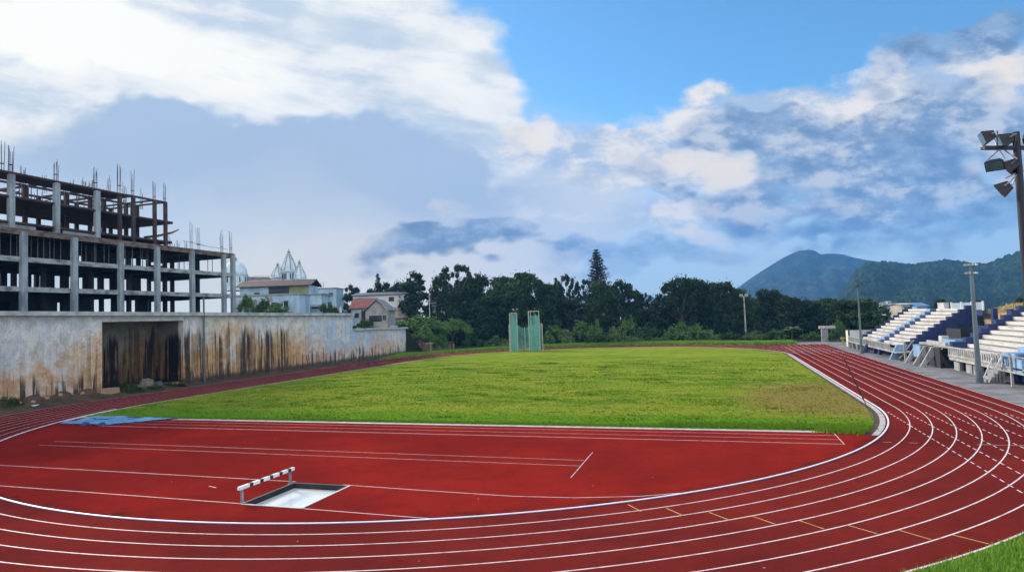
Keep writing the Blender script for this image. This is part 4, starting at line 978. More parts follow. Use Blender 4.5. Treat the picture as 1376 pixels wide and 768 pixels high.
# tall conifer
q = gy(801, 335, 152); H = q[2]-3
cf = thing('conifer', 'tall spiky conifer rising above the tree line', 'tree', (q[0], q[1], 3))
b = MB(); b.tube([(q[0], q[1], 2.5), (q[0], q[1], q[2])], [.4, .05], 8); b.build('trunk', 'bark', cf)
rng = np.random.default_rng(5); nb = []; brm = MB()
for lv in np.linspace(.30, .985, 19):
    nbr = 8; L_ = H*.25*(1-lv)**.72+.3
    for k in range(nbr):
        a = 2*math.pi*(k+rng.random()*.7)/nbr; L2 = L_*rng.uniform(.65, 1.12)
        p0 = np.array([q[0], q[1], 3+H*lv]); d = np.array([math.cos(a), math.sin(a), .38])
        brm.tube([tuple(p0), tuple(p0+d*L2)], [.08, .03], 4)
        m_ = int(70*L2/2+14); t = rng.random(m_)**.7; P_ = p0+d*L2*t[:, None]+rng.normal(0, .14+.06*L2, (m_, 3))*[1, 1, .6]; nb.append(np.c_[P_, np.full(m_, .08)])
nb = np.concatenate(nb); b = MB(); b.quads(leaf_quads(nb, len(nb), .32)); b.build('crown', 'leaf_pine', cf)
brm.build('branch', 'bark', cf)
# second small conifer above the white building
q = gy(507.5, 367, 172); b = MB()
cf2 = thing('conifer', 'small thin conifer behind the white building roof', 'tree', (q[0], q[1], 10))
b.tube([(q[0], q[1], 9.5), (q[0], q[1], q[2])], [.3, .05], 6); b.build('trunk', 'bark', cf2)
Cc = np.array([(q[0]+rng.normal(0, .2), q[1], 10+(q[2]-10)*t, .4+4.2*(1-t)) for t in np.linspace(.35, .97, 24)])
b = MB(); b.quads(leaf_quads(Cc, 1100, .5)); b.build('crown', 'leaf_dark', cf2)
# palm
def palm(loc, H, R2, mat, label, n=13):
    t = thing('palm', label, 'palm', loc); x, y, z = loc
    b = MB(); b.tube([(x, y, z-.3), (x+.15, y, z+H*.55)], [.16, .11], 8); b.build('trunk', 'bark', t)
    b = MB()
    for k in range(n):
        a = 2*math.pi*k/n+random.uniform(-.2, .2); el = random.uniform(.5, 1.35); pts_ = []
        for s_ in np.linspace(0, 1, 8):
            rr = R2*s_*math.cos(el*(1-s_*.3)); zz = z+H*.55+R2*(math.sin(el)*s_-.62*s_*s_); pts_.append(Vector((x+.15+rr*math.cos(a), y+rr*math.sin(a), zz)))
        sd = Vector((-math.sin(a), math.cos(a), 0))
        for i in range(7):
            w0 = R2*.10*math.sin(math.pi*(i+.3)/7.6); w1_ = R2*.10*math.sin(math.pi*(i+1.3)/8.3)
            dn = Vector((0, 0, -.5))
            b.add([pts_[i]-sd*w0+dn*w0, pts_[i], pts_[i+1], pts_[i+1]-sd*w1_+dn*w1_], [(0, 1, 2, 3)]); b.add([pts_[i], pts_[i]+sd*w0+dn*w0, pts_[i+1]+sd*w1_+dn*w1_, pts_[i+1]], [(0, 1, 2, 3)])
    b.build('frond', mat, t); return t
q = gy(1064, 452, 114); palm((q[0], q[1], 0), 4.4, 3.0, 'leaf_light', 'pale green palm in front of the dark trees right of the twin-lamp pole')
q = gy(1281, 415, 105); palm((q[0], q[1], 2), 8.6, 2.2, 'leaf_mid', 'slim palm above the striped fence of the far stand', 11)
# verge grass at the far edge of the track (stuff)
rng = np.random.default_rng(8); n = 26000
x = rng.uniform(-52, 40, n); yo = np.where(np.abs(x) < RO+.4, STR+np.sqrt(np.maximum((RO+.4)**2-x*x, 0)), STR+12); yo = np.maximum(yo, np.where(x > 20, 96.5, 0))
y = yo+np.abs(rng.normal(0, 4.2, n)); b = MB(); b.quads(tufts(np.c_[x, y, np.full(n, -.02)], .25, .95, .11, 2, .4))
tag(b.build('verge_grass', 'verge'), 'tall green grass along the outer edge of the far bend', 'grass', kind='stuff')
q0, q1 = gz(556, 472), gz(607, 468.5)
bk = MB(); qs = [q0+(q1-q0)*t for t in np.linspace(-.15, 1.1, 14)]
bk.strip([(p[0]-.4, p[1]+.3, -.05) for p in qs], [(p[0]-.6+random.uniform(-.1, .1), p[1]+.9+random.uniform(-.2, .2), 1.7+random.uniform(-.3, .3)) for p in qs]); bk.strip([(p[0]-.6, p[1]+.9, 1.65) for p in qs], [(p[0]-2.5, p[1]+4, 1.9) for p in qs])
struct(bk.build('earth_bank', 'block_tan'))

# ------------------------------------------------------------------ hammer cage
cg0 = np.array([-20.3, 90.2]); cr = 3.85; view = np.array([cg0[0]-CAM[0], cg0[1]-CAM[1]]); view /= np.linalg.norm(view); sid = np.array([view[1], -view[0]])
cg = thing('throwing_cage', 'green netted throwing cage with two tall gate panels at the far end of the infield', 'cage', (cg0[0], cg0[1], 0))
def cpt(u, v, z): q = cg0+sid*u+view*v; return (q[0], q[1], z)
def pole(pts_, r=.1, mat='net_frame', nm='frame_post'):
    b = MB(); b.tube(pts_, r, 7); b.build(nm, mat, cg)
hi, lo = 9.3, 6.2
def panel(pts_, nm='net'):
    b = MB(); b.add(pts_, [tuple(range(len(pts_)))]); b.build(nm, 'net', cg)
# outer posts and arms: low wing posts, tall gate frames, sagging rear net
for s_ in (-1, 1):
    u0_, u1_ = (-3.75, -2.05) if s_ < 0 else (.75, 3.25)
    hh = 9.15 if s_ < 0 else 9.45
    for (u, v) in ((u0_, -1.6), (u1_, -1.3)): pole([cpt(u, v, 0), cpt(u, v, hh)])
    pole([cpt(u0_, -1.6, hh), cpt(u1_, -1.3, hh)], .1, nm='top_rail')
    pole([cpt(u0_+.5*s_*0+.5, .2, 0), cpt(u0_+.5, .2, hh)], .08)
    pole([cpt(u0_, -1.6, hh), cpt(u0_+.5, .2, hh)], .07, nm='top_rail')
    ou = -4.0 if s_ < 0 else 3.95
    pole([cpt(ou, -.6, 0), cpt(ou, -.6, lo+.15)])
    pole([cpt(ou, -.6, lo+.15), cpt(u0_ if s_ < 0 else u1_, -.9, lo+.35)], .08, nm='arm')
    panel([cpt(u0_+.15, -1.5, .05), cpt(u1_-.1, -1.28, .05), cpt(u1_-.1, -1.28, hh-(.1 if s_ < 0 else 1.0)), cpt(u0_+.15, -1.5, hh-(.1 if s_ < 0 else 1.0))])
    panel([cpt(u0_+.2, -1.2, .05), cpt(u1_+.2, .9, .05), cpt(u1_+.2, .9, lo), cpt(u0_+.2, -1.2, lo+.2)])
    panel([cpt(ou, -.6, .05), cpt(ou*.8, 1.6, .05), cpt(ou*.8, 1.6, lo), cpt(ou, -.6, lo)])
    k = -3.3 if s_ < 0 else 2.2
    panel([cpt(k, -1.0, .05), cpt(k+.95, -.4, .05), cpt(k+.95, -.4, hh-1.6), cpt(k, -1.0, hh-.3)])
    panel([cpt(k+.1, -.6, .05), cpt(k+.7, -.1, .05), cpt(k+.7, -.1, hh-2.2), cpt(k+.1, -.6, hh-.9)])
sag = [(-2.9, 2.4, lo), (-1.6, 3.0, lo-.15), (-.7, 3.2, lo-.75), (.1, 3.2, lo-.75), (.9, 3.0, lo-.15), (2.6, 2.4, lo)]
b = MB(); b.strip([cpt(u, v, .6) for u, v, z in sag], [cpt(u, v, z) for u, v, z in sag]); b.build('net', 'net', cg)
for (u, v) in ((-2.9, 2.4), (2.6, 2.4), (-.3, 3.25)): pole([cpt(u, v, 0), cpt(u, v, lo-.6 if abs(u) < 1 else lo)], .08)
b = MB(); b.strip([cpt(u, v, .0) for u, v, z in sag], [cpt(u, v, .55) for u, v, z in sag]); b.build('base_board', 'concrete_pale', cg)

# ------------------------------------------------------------------ floodlight poles
def flood(mb_b, mb_g, mb_y, c, d, s, upv=Vector((0, 0, 1))):
    """floodlight head: tapered box housing at c facing direction d, glass on the front, bracket behind"""
    d = Vector(d).normalized(); sd = d.cross(upv).normalized(); u = sd.cross(d).normalized(); c = Vector(c)
    def q(a, b_, e_): return c+sd*a*s+u*b_*s+d*e_*s
    F = [q(-.5, -.36, .30), q(.5, -.36, .30), q(.5, .36, .30), q(-.5, .36, .30)]; B = [q(-.26, -.2, -.28), q(.26, -.2, -.28), q(.26, .2, -.28), q(-.26, .2, -.28)]
    mb_b.add(F+B, [(0, 3, 2, 1), (4, 5, 6, 7), (0, 1, 5, 4), (1, 2, 6, 5), (2, 3, 7, 6), (3, 0, 4, 7)])
    mb_g.add([q(-.45, -.31, .325), q(.45, -.31, .325), q(.45, .31, .325), q(-.45, .31, .325), q(-.45, -.31, .302), q(.45, -.31, .302), q(.45, .31, .302), q(-.45, .31, .302)], [(0, 1, 2, 3), (0, 4, 5, 1), (1, 5, 6, 2), (2, 6, 7, 3), (3, 7, 4, 0)])
    return q
# near pole on the right edge
p0 = gt(1372, 300, 21.2); pb = np.array([p0[0]+.05, p0[1]]); H4 = gt(1366, 176, 21.2)[2]
fp = thing('floodlight_pole', 'tall dark floodlight pole with five big lamps at the right edge', 'light pole', (pb[0], pb[1], 0))
b = MB(); b.tube([(pb[0], pb[1], -.2), (pb[0], pb[1], 6), (pb[0], pb[1], H4)], [.19, .15, .105], 14); b.build('pole', 'pole_dark', fp)
b = MB(); b.lathe((pb[0], pb[1], 0), [(.4, 0), (.4, .04), (.2, .05), (.2, .3)], 12); b.build('base_plate', 'concrete', fp)
dz = (186+14-176)*21.2/FOC; rv = Vector(rt); fv = Vector(fw)
za = H4-.55; P0 = Vector((pb[0], pb[1], za)); hx = Vector((math.cos(YAW), math.sin(YAW), 0)); hf = Vector((-math.sin(YAW), math.cos(YAW), 0))
b = MB(); b.bar(P0-hx*1.12+Vector((0, 0, .06)), P0+hx*1.2-Vector((0, 0, .02)), .11, .11); b.bar(P0-hx*1.12+hf*.12+Vector((0, 0, .06)), P0+hx*1.2+hf*.12-Vector((0, 0, .02)), .05, .09); b.build('crossarm', 'pole_dark', fp)
def lamp(c, d, s, hang=None):
    bb, bg, by = MB(), MB(), MB(); q = flood(bb, bg, by, c, d, s)
    h_ = bb.build('floodlight', 'lamp_body', fp); bg.build('lens', 'lamp_glass', h_)
    if hang is not None:
        hang = Vector(hang)
        for sd_ in (-.54, .54):
            e_ = q(sd_, 0, -.05); m_ = q(sd_*.98, .05, -.36); by.tube([e_, m_, hang], .021, 6)
        by.build('bracket', 'steel', h_)
lamp(P0-hx*.93+Vector((0, 0, .43)), -hx*.85+hf*.42-Vector((0, 0, .32)), .60, P0-hx*.66+Vector((0, 0, .06)))
lamp(P0-hx*.33+Vector((0, 0, .30)), -hx*.85+hf*.46-Vector((0, 0, .30)), .63, P0-hx*.08+Vector((0, 0, .06)))
lamp(P0-hx*.78-Vector((0, 0, .50)), -hx*.55-hf*.55-Vector((0, 0, .62)), .52, P0-hx*.60-Vector((0, 0, .02)))
lamp(P0-hx*.20-Vector((0, 0, .58)), -hx*.60+hf*.62-Vector((0, 0, .50)), .63, P0-hx*.42-Vector((0, 0, .05)))
lamp(P0-hx*.50-Vector((0, 0, 1.32)), -hx*.62+hf*.60-Vector((0, 0, .50)), .63, P0-hx*.06-Vector((0, 0, .88)))
lamp(P0+hx*.52+Vector((0, 0, .36)), hx*.85+hf*.25-Vector((0, 0, .45)), .62, P0+hx*.25+Vector((0, 0, .06)))
b = MB(); b.tube([P0-hx*.45-Vector((0, 0, 1.0)), P0-hx*.05-Vector((0, 0, .82)), P0+hx*.7-Vector((0, 0, .62))], .022, 6); b.tube([P0+hx*.12-Vector((0, 0, .1)), P0+hx*.14-Vector((0, 0, .7)), P0+hx*.05-Vector((0, 0, 1.2))], .012, 5); b.build('stay', 'steel', fp)
# grey tapered pole between the stands, with two rings of small lamps
q = gz(1316, 514); qt = gy(1303.5, 357, q[1])
gp_ = thing('floodlight_pole', 'thick grey tapered pole with two clusters of small lamps in front of the near stand', 'light pole', (q[0], q[1], 0))
b = MB(); b.tube([(q[0], q[1], -.1), (q[0], q[1], 4), (q[0], q[1], qt[2])], [.28, .22, .14], 14); b.build('pole', 'pole_grey', gp_)
b = MB(); b.lathe((q[0], q[1], 0), [(.62, 0), (.62, .05), (.36, .06), (.35, .55), (.31, .56)], 14); b.build('base_plate', 'pole_grey', gp_)
for zz, R2 in ((qt[2]-.05, .55), (qt[2]-.85, .5)):
    b = MB(); c0 = Vector((q[0], q[1], zz)); b.bar(c0-hx*R2, c0+hx*R2, .08, .08); b.bar(c0-hf*R2*.5, c0+hf*R2*.5, .08, .08); b.build('crossarm', 'pole_dark', gp_)
    for k in (-1, -.35, .35, 1):
        bb, bg = MB(), MB(); flood(bb, bg, None, c0+hx*R2*k+Vector((0, 0, .16)), Vector((k*.4, -.75, -.45)), .26); h_ = bb.build('floodlight', 'lamp_white', gp_); bg.build('lens', 'lamp_white', h_)
# slim pole by the far stand
q = gz(1158, 475); qt = gy(1154.5, 384, q[1])
sp = thing('lamp_pole', 'slim pale lamp pole with one flat head in front of the far stand', 'light pole', (q[0], q[1], 0))
b = MB(); b.tube([(q[0], q[1], -.1), (q[0], q[1], 5), (q[0], q[1], qt[2])], [.22, .15, .09], 10); b.lathe((q[0], q[1], 0), [(.4, 0), (.4, .05), (.27, .07), (.25, .9), (.2, .95)], 12); b.build('pole', 'pole_grey', sp)
bb, bg = MB(), MB(); flood(bb, bg, None, Vector((q[0]-.05, q[1], qt[2]+.1)), Vector((-.5, -.2, -.85)), .75); h_ = bb.build('lamp_head', 'pole_dark', sp); bg.build('lens', 'lamp_glass', h_)
# small twin-lamp pole beyond the far bend
q = gz(1002.6, 456.5); qt = gy(1000.3, 398, q[1])
tp2 = thing('lamp_pole', 'white lamp pole with twin floodlights standing beyond the far bend', 'light pole', (q[0], q[1], 0))
b = MB(); b.tube([(q[0], q[1], -.1), (q[0], q[1], qt[2])], [.26, .17], 10); b.lathe((q[0], q[1], -.05), [(.45, 0), (.45, .15), (.3, .2)], 10); b.build('pole', 'concrete_pale', tp2)
c0 = Vector((q[0], q[1], qt[2])); b = MB(); b.bar(c0-hx*.9, c0+hx*.9, .14, .14); b.build('crossarm', 'pole_grey', tp2)
for k in (-.6, .6):
    bb, bg = MB(), MB(); flood(bb, bg, None, c0+hx*k+Vector((0, 0, .35)), Vector((k*.5, -.8, -.4)), .95); h_ = bb.build('floodlight', 'lamp_white', tp2); bg.build('lens', 'lamp_white', h_)
# floodlight pole behind the cage
q = gy(694, 472, 92.4); qt = gy(693.5, 416, 92.4)
cp = thing('lamp_pole', 'thin pole with a small lamp cluster sticking out above the left cage panel', 'light pole', (q[0], q[1], 0))
b = MB(); b.tube([(q[0], q[1], 0), (q[0], q[1], qt[2])], .09, 8); b.lathe((q[0], q[1], 0), [(.3, 0), (.3, .05), (.15, .08)], 8); b.build('pole', 'pole_grey', cp)
c0 = Vector((q[0], q[1], qt[2])); b = MB(); b.bar(c0-hx*.55, c0+hx*.55, .08); b.build('crossarm', 'pole_grey', cp)
for k in (-.5, .5):
    bb, bg = MB(), MB(); flood(bb, bg, None, c0+hx*k+Vector((0, 0, .1)), Vector((k, -.6, -.35)), .55); h_ = bb.build('floodlight', 'lamp_white', cp); bg.build('lens', 'lamp_glass', h_)
# white pole in front of the left trees
q = gy(578, 440, 99); qt = gy(575.3, 398, 99)
wpo = thing('utility_pole', 'thin white pole in front of the tall pointed tree', 'pole', (q[0], q[1], 0))
b = MB(); b.tube([(q[0], q[1], -.1), (q[0], q[1], qt[2])], [.14, .09], 8); b.build('pole', 'wall_white', wpo)
b = MB(); b.bar((q[0]-.35, q[1], qt[2]-.15), (q[0]+.35, q[1], qt[2]-.15), .07); b.lathe((q[0], q[1], qt[2]-.02), [(.12, 0), (.14, .1), (.04, .22)], 8); b.build('cap', 'concrete_pale', wpo)
# leaning dark rod at the corner of the infield
a0 = gz(1180.5, 578); D0 = float((a0-CAM)@fw); a1 = gt(1134, 481, D0); 
lr = thing('leaning_rod', 'thin dark rod leaning out of the grass at the right corner of the infield', 'rod', tuple(a0))
am_ = a0+(a1-a0)*.42
b = MB(); b.tube([tuple(a0-(a1-a0)*.02), tuple(am_)], [.022, .028], 8); b.build('socket', 'pole_grey', lr)
b = MB(); b.tube([tuple(am_), tuple(a0+(a1-a0)*.97), tuple(a1)], [.045, .03, .02], 8); b.lathe(tuple(a0+(a1-a0)*.955), [(.03, 0), (.06, .05), (.03, .1)], 8); b.build('shaft', 'pole_dark', lr)

# ------------------------------------------------------------------ grandstands
SX0, SZ0, TD, RS, NR = 50.2, 2.02, .78, .5, 11
def rows(gs, y0, y1, mat, name, n=NR, k0=0, lip=True):
    for k in range(k0, n):
        x, z = SX0+TD*k, SZ0+RS*k
        b = MB(); b.box(x+.06, x+TD+.02, y0+.002, y1-.002, z-RS, z-.362, 1)
        b.box(x-.02, x+TD-.03, y0, y1, z-.36, z)
        b.build(name, [mat, 'seat_riser_shade' if mat == 'seat_white' else mat], gs)
def stepped(gs, y0, y1, rise, mat, name, k0=0, n=NR, zbot=0.0, lead=0):
    b = MB(); P_ = [(SX0+TD*k0-lead, zbot)]
    for k in range(k0, n):
        z = SZ0+RS*k+rise; P_ += [(SX0+TD*k-.10-(lead if k == k0 else 0), z), (SX0+TD*(k+1)-.10, z)]
    P_ += [(SX0+TD*n-.10, zbot)]
    b.prism(P_, 'y', y0, y1); return b.build(name, mat, gs)
def balus(gs, x, y0, y1, z0, z1, step=.55, mat='balustrade', pw=.16):
    b = MB(); b.box(x-.09, x+.09, y0, y1, z1-.14, z1); b.box(x-.07, x+.07, y0, y1, z0, z0+.14)
    y = y0+.1
    while y < y1: b.box(x-.05, x+.05, y, y+pw, z0+.14, z1-.14); y += step
    return b.build('balustrade', mat, gs)
ga_ = thing('grandstand', 'far white and blue stepped grandstand with a picket balustrade in front', 'grandstand', (48.2, 50, 0))
rows(ga_, 69.0, 80.0, 'seat_white', 'seat_row'); rows(ga_, 66.9, 68.998, 'sky_blue', 'stair'); rows(ga_, 63.6, 66.898, 'navy', 'stair'); rows(ga_, 51.0, 63.598, 'seat_white', 'seat_row')
stepped(ga_, 80.002, 80.6, .45, 'navy', 'side_wall'); stepped(ga_, 50.2, 50.998, .42, 'navy', 'side_wall')
b = MB(); b.box(59.05, 59.3, 50.2, 80.6, 0, 7.0); b.build('back_wall', 'navy', ga_)
b = MB(); b.box(47.9, 50.28, 46.2, 83.0, 1.0, 1.14); b.build('walkway', 'concrete', ga_)
balus(ga_, 48.0, 66.4, 82.4, 1.14, 2.2, .42); balus(ga_, 48.0, 50.0, 65.4, 1.14, 2.2, .42)
for y in (82.6, 78.4, 74.2, 70.0, 66.1):
    b = MB(); b.box(47.95, 48.4, y-.35, y+.25, 0, 1.0); b.build('pillar', 'balustrade', ga_)
b = MB(); b.box(49.6, 49.9, 46.5, 83, 0, 1.0); b.build('under_wall', 'navy', ga_)
for y in (80.8, 76, 62.6, 59): 
    b = MB(); b.box(48.3, 48.7, y-.5, y+.5, 0, .998); b.build('under_pier', 'navy', ga_)
b = MB(); b.prism([(47.3, 0), (47.75, 0), (48.15, 1.6), (47.95, 1.6)], 'y', 65.6, 66.0); b.prism([(47.3, 0), (47.75, 0), (48.15, 1.6), (47.95, 1.6)], 'y', 64.6, 64.8); b.build('brace', 'navy', ga_)
b = MB(); b.box(48.02, 52.2, 82.2, 82.5, 1.14, 3.25); b.box(48.0, 48.3, 82.2, 84.5, .0, 3.2); b.build('end_wall', 'wall_white', ga_)
# forecourt between the two stands: sunken entrance with slanting concrete flanks
def slab(poly_, y0, y1, nm, mat): b = MB(); b.prism(poly_, 'y', y0, y1); return b.build(nm, mat, ga_)
slab([(47.6, 0), (48.9, 0), (50.0, 2.1), (48.6, 2.1)], 48.8, 49.3, 'stair_flank', 'sky_blue')
slab([(48.2, .3), (48.4, .3), (50.3, 2.9), (50.1, 2.9)], 46.2, 46.4, 'handrail', 'balustrade')
slab([(48.6, 0), (48.85, 0), (48.85, 2.6), (48.6, 2.6)], 45.0, 45.3, 'rail_post', 'balustrade')
b = MB(); b.box(50.4, 50.7, 41.0, 46.0, 0, 2.1); b.build('entrance_wall', 'steel_blue', ga_)
for i in range(8):
    b = MB(); b.box(50.9+i*.35, 51.3+i*.35, 44.2, 49.9, 0, .3+i*.26); b.build('step', 'concrete', ga_)
b = MB(); b.box(50.2, 58.5, 32.6, 44.0, 2.45, 2.7); b.build('platform', 'concrete', ga_)
b = MB(); b.box(58.3, 58.6, 32.5, 50.1, 0, 4.6); b.build('entrance_back_wall', 'navy', ga_)
b = MB(); b.box(53.4, 53.6, 38.2, 43.6, 2.7, 4.5); b.box(53.6, 57, 43.4, 43.6, 2.7, 4.5); b.build('doorway', 'dark', ga_)
b = MB(); b.box(51.2, 51.45, 33.2, 38.0, 2.7, 3.35); b.box(51.45, 54, 37.8, 38.0, 2.7, 3.35); b.build('low_wall', 'sky_blue', ga_)
b = MB(); b.box(51.8, 52.6, 40, 41.3, 2.7, 3.6); b.box(54.2, 54.8, 36.6, 37.4, 2.7, 3.9); b.build('plinth', 'seat_white', ga_)
b = MB(); b.box(56.2, 56.7, 35.8, 36.5, 2.7, 7.0); b.box(56.9, 57.4, 33.2, 33.9, 2.7, 6.9); b.build('pier', 'navy', ga_)
b = MB(); b.box(50.2, 50.5, 33.2, 40.6, 2.7, 3.1); b.build('kerb_beam', 'concrete_pale', ga_)
# V shaped concrete props under the entrance platform
for y in (42.4, 38.6, 35.6):
    b = MB(); b.prism([(48.0, 0), (48.45, 0), (50.6, 2.45), (49.4, 2.45)], 'y', y, y+.35); b.prism([(50.9, 0), (51.4, 0), (50.0, 2.45), (49.2, 2.45)], 'y', y+.36, y+.7); b.build('raking_prop', 'balustrade', ga_)
b = MB(); b.box(49.0, 49.3, 39.2, 42.2, .9, 2.44); b.build('front_panel', 'sky_blue', ga_)
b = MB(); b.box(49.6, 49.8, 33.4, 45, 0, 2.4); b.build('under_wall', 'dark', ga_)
# near stand
gb_ = thing('grandstand', 'near white stepped grandstand with pale blue stair walls at the right edge', 'grandstand', (50, 17, 0))
rows(gb_, 17.4, 31.0, 'seat_white', 'seat_row', 13, 1)
stepped(gb_, 31.002, 32.0, .75, 'navy', 'side_wall', 1, 13, 1.0, .6)
stepped(gb_, 15.6, 17.398, .40, 'sky_blue', 'stair_wall', 1, 13, 1.2, .5)
stepped(gb_, 15.2, 15.598, .12, 'navy', 'stair_side', 1, 13, .3, .3)
rows(gb_, 2.0, 13.5, 'seat_white', 'seat_row', 13, 1); stepped(gb_, 13.502, 15.198, .1, 'navy', 'stair', 1, 13, .3)
b = MB(); b.box(49.9, 51.1, 2, 31.5, 1.55, 1.7); b.build('walkway', 'concrete', gb_)
balus(gb_, 49.95, 18.6, 31.4, 1.7, 2.75, .62, 'concrete_pale', .24); balus(gb_, 49.95, 16.2, 18.4, 1.7, 2.75, .62, 'balustrade', .2)
b = MB(); b.box(50.0, 50.25, 2, 31.5, 1.2, 1.548); b.build('edge_beam', 'concrete_pale', gb_)
for y in (30.4, 26.6, 24.4, 20.6):
    b = MB(); b.box(50.4, 50.8, y-.9, y+.9, 0, 1.2); b.build('pillar', 'balustrade', gb_)
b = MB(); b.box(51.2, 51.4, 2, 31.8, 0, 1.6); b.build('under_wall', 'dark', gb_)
for i in range(5):
    b = MB(); b.box(48.75+i*.27, 49.08+i*.27, 16.4, 18.2, 0, .30+i*.30); b.build('step', 'concrete', gb_)
b = MB(); b.bar((48.7, 16.3, .1), (49.95, 16.3, 2.6), .12, .12); b.bar((49.9, 16.3, 2.55), (49.9, 16.3, 1.6), .1, .1); b.bar((48.95, 18.4, .1), (49.9, 18.4, 2.3), .10, .10); b.build('handrail', 'white_paint', gb_)
b = MB(); b.box(50.3, 50.55, 14.4, 16.1, 1.2, 2.9); b.box(49.9, 50.2, 12.0, 14.3, 1.3, 2.55); b.build('front_panel', 'sky_blue', gb_)
b = MB(); b.bar((49.6, 13.4, 0), (49.6, 13.4, 2.9), .2, .2); b.bar((49.6, 10, 2.8), (49.6, 16, 2.8), .1, .1); b.bar((49.6, 4, 2.8), (49.6, 10, 2.8), .1, .1); b.bar((49.6, 8, 0), (49.6, 8, 2.9), .2, .2); b.bar((49.6, 2, 1.35), (49.6, 15.5, 1.35), .16, .16); b.build('railing', 'balustrade', gb_)
# things on top of the stands
fe = thing('fence', 'grey slatted screen fence with white posts on top of the far stand', 'fence', (58.9, 52, 7.0))
e0, e1 = np.array([58.75, 46.4, 6.7]), np.array([58.75, 58.8, 6.7])
for t_ in (0, .33, .66, 1): 
    q = e0+(e1-e0)*t_; b = MB(); b.box(q[0]-.1, q[0]+.1, q[1]-.1, q[1]+.1, q[2], q[2]+1.28); b.build('post', 'white_paint', fe)
b = MB()
for k in range(3):
    a = e0+(e1-e0)*(k*.33+.03); c_ = e0+(e1-e0)*(k*.33+.30)
    for j in range(12): q = a+(c_-a)*j/11; b.box(q[0]-.02, q[0]+.02, q[1]-.14, q[1]+.14, q[2]+.08, q[2]+1.15)
b.build('slat_panel', 'fence_grey', fe)
b = MB(); b.box(58.6, 59.0, 46.2, 50.19, 6.0, 6.7); b.build('ledge', 'navy', fe)
wbk = thing('parapet_block', 'white parapet block at the top of the blue stair of the far stand', 'parapet', (58.8, 63, 6.9))
b = MB(); b.box(58.5, 59.2, 61.6, 64.6, 7.0, 7.9); b.build('block', 'wall_white', wbk); b = MB(); b.box(58.45, 59.25, 61.55, 64.65, 7.9, 7.98); b.build('cap', 'seat_white', wbk)
# dry grass bank behind the stands
eb = MB(); yb = np.linspace(-10, 49, 40); A1, A2, A3 = [], [], []
for y in yb: A1.append((59.6, y, 6.2)); A2.append((62.5, y, 7.2+.15*math.sin(y*.8))); A3.append((90, y, 8.2+.3*math.sin(y*.4)))
eb.strip(A1, A2); eb.strip(A2, A3); eb.strip([(59.6, y, -.1) for y in yb], A1); eb.strip(A3, [(130, y, 0) for y in yb]); struct(eb.build('embankment', 'block_tan'))
rng = np.random.default_rng(4); n = 16000; x = rng.uniform(59.7, 88, n); y = rng.uniform(-6, 49, n); z = np.interp(x, [59.6, 62.5, 90], [6.2, 7.15, 8.1])
b = MB(); b.quads(tufts(np.c_[x, y, z], .15, .55, .07, 2, .5)); tag(b.build('dry_grass', 'dry'), 'straw-coloured dry grass on the bank behind the near stand', 'grass', kind='stuff')
# far corner bits
q = gz(1109, 458.5)
sh = thing('concrete_shelter', 'small grey concrete gate shelter at the far right corner of the track', 'shelter', tuple(q))
x, y = q[0], q[1]
b = MB(); b.box(x-.75, x+.65, y-.5, y+.5, 0, 3.0); b.build('pillar', 'concrete', sh)
b = MB(); b.box(x-1.1, x+2.2, y-.8, y+1.1, 3.002, 3.6); b.build('roof_slab', 'concrete_pale', sh)
b = MB(); b.box(x+2.7, x+2.95, y, y+.25, 0, 2.8); b.bar((x+.6, y+.1, 2.7), (x+2.9, y+.1, 2.7), .12); b.build('gate_frame', 'pole_grey', sh)
q = gz(1133, 463.5); yp = thing('yellow_bollard', 'short yellow post left of the far stand', 'post', tuple(q))
b = MB(); b.box(q[0]-.16, q[0]+.16, q[1]-.16, q[1]+.16, 0, 1.25); b.build('shaft', 'yellow', yp); b = MB(); b.box(q[0]-.45, q[0]+.4, q[1]-.28, q[1]+.28, 1.25, 1.6); b.build('head', 'yellow', yp)
# bird standing on the back straight
q = gz(495.5, 491); x, y = q[0], q[1]
bd = MB(); bd.tube([(x, y-.30, .33), (x, y-.12, .42), (x, y+.08, .50), (x, y+.2, .60), (x, y+.26, .68), (x, y+.36, .68), (x, y+.46, .66)], [.03, .12, .14, .09, .07, .06, .012], 10)
for s_ in (-.05, .05): bd.tube([(x+s_, y, 0), (x+s_, y-.02, .2), (x+s_, y, .4)], [.015, .015, .03], 6)
bd.tube([(x, y-.25, .36), (x, y-.52, .24)], [.06, .02], 6)
tag(bd.build('bird', 'bird_black', None, (x, y, 0), smooth=True), 'small black bird standing on the red back straight by the low wall', 'bird')

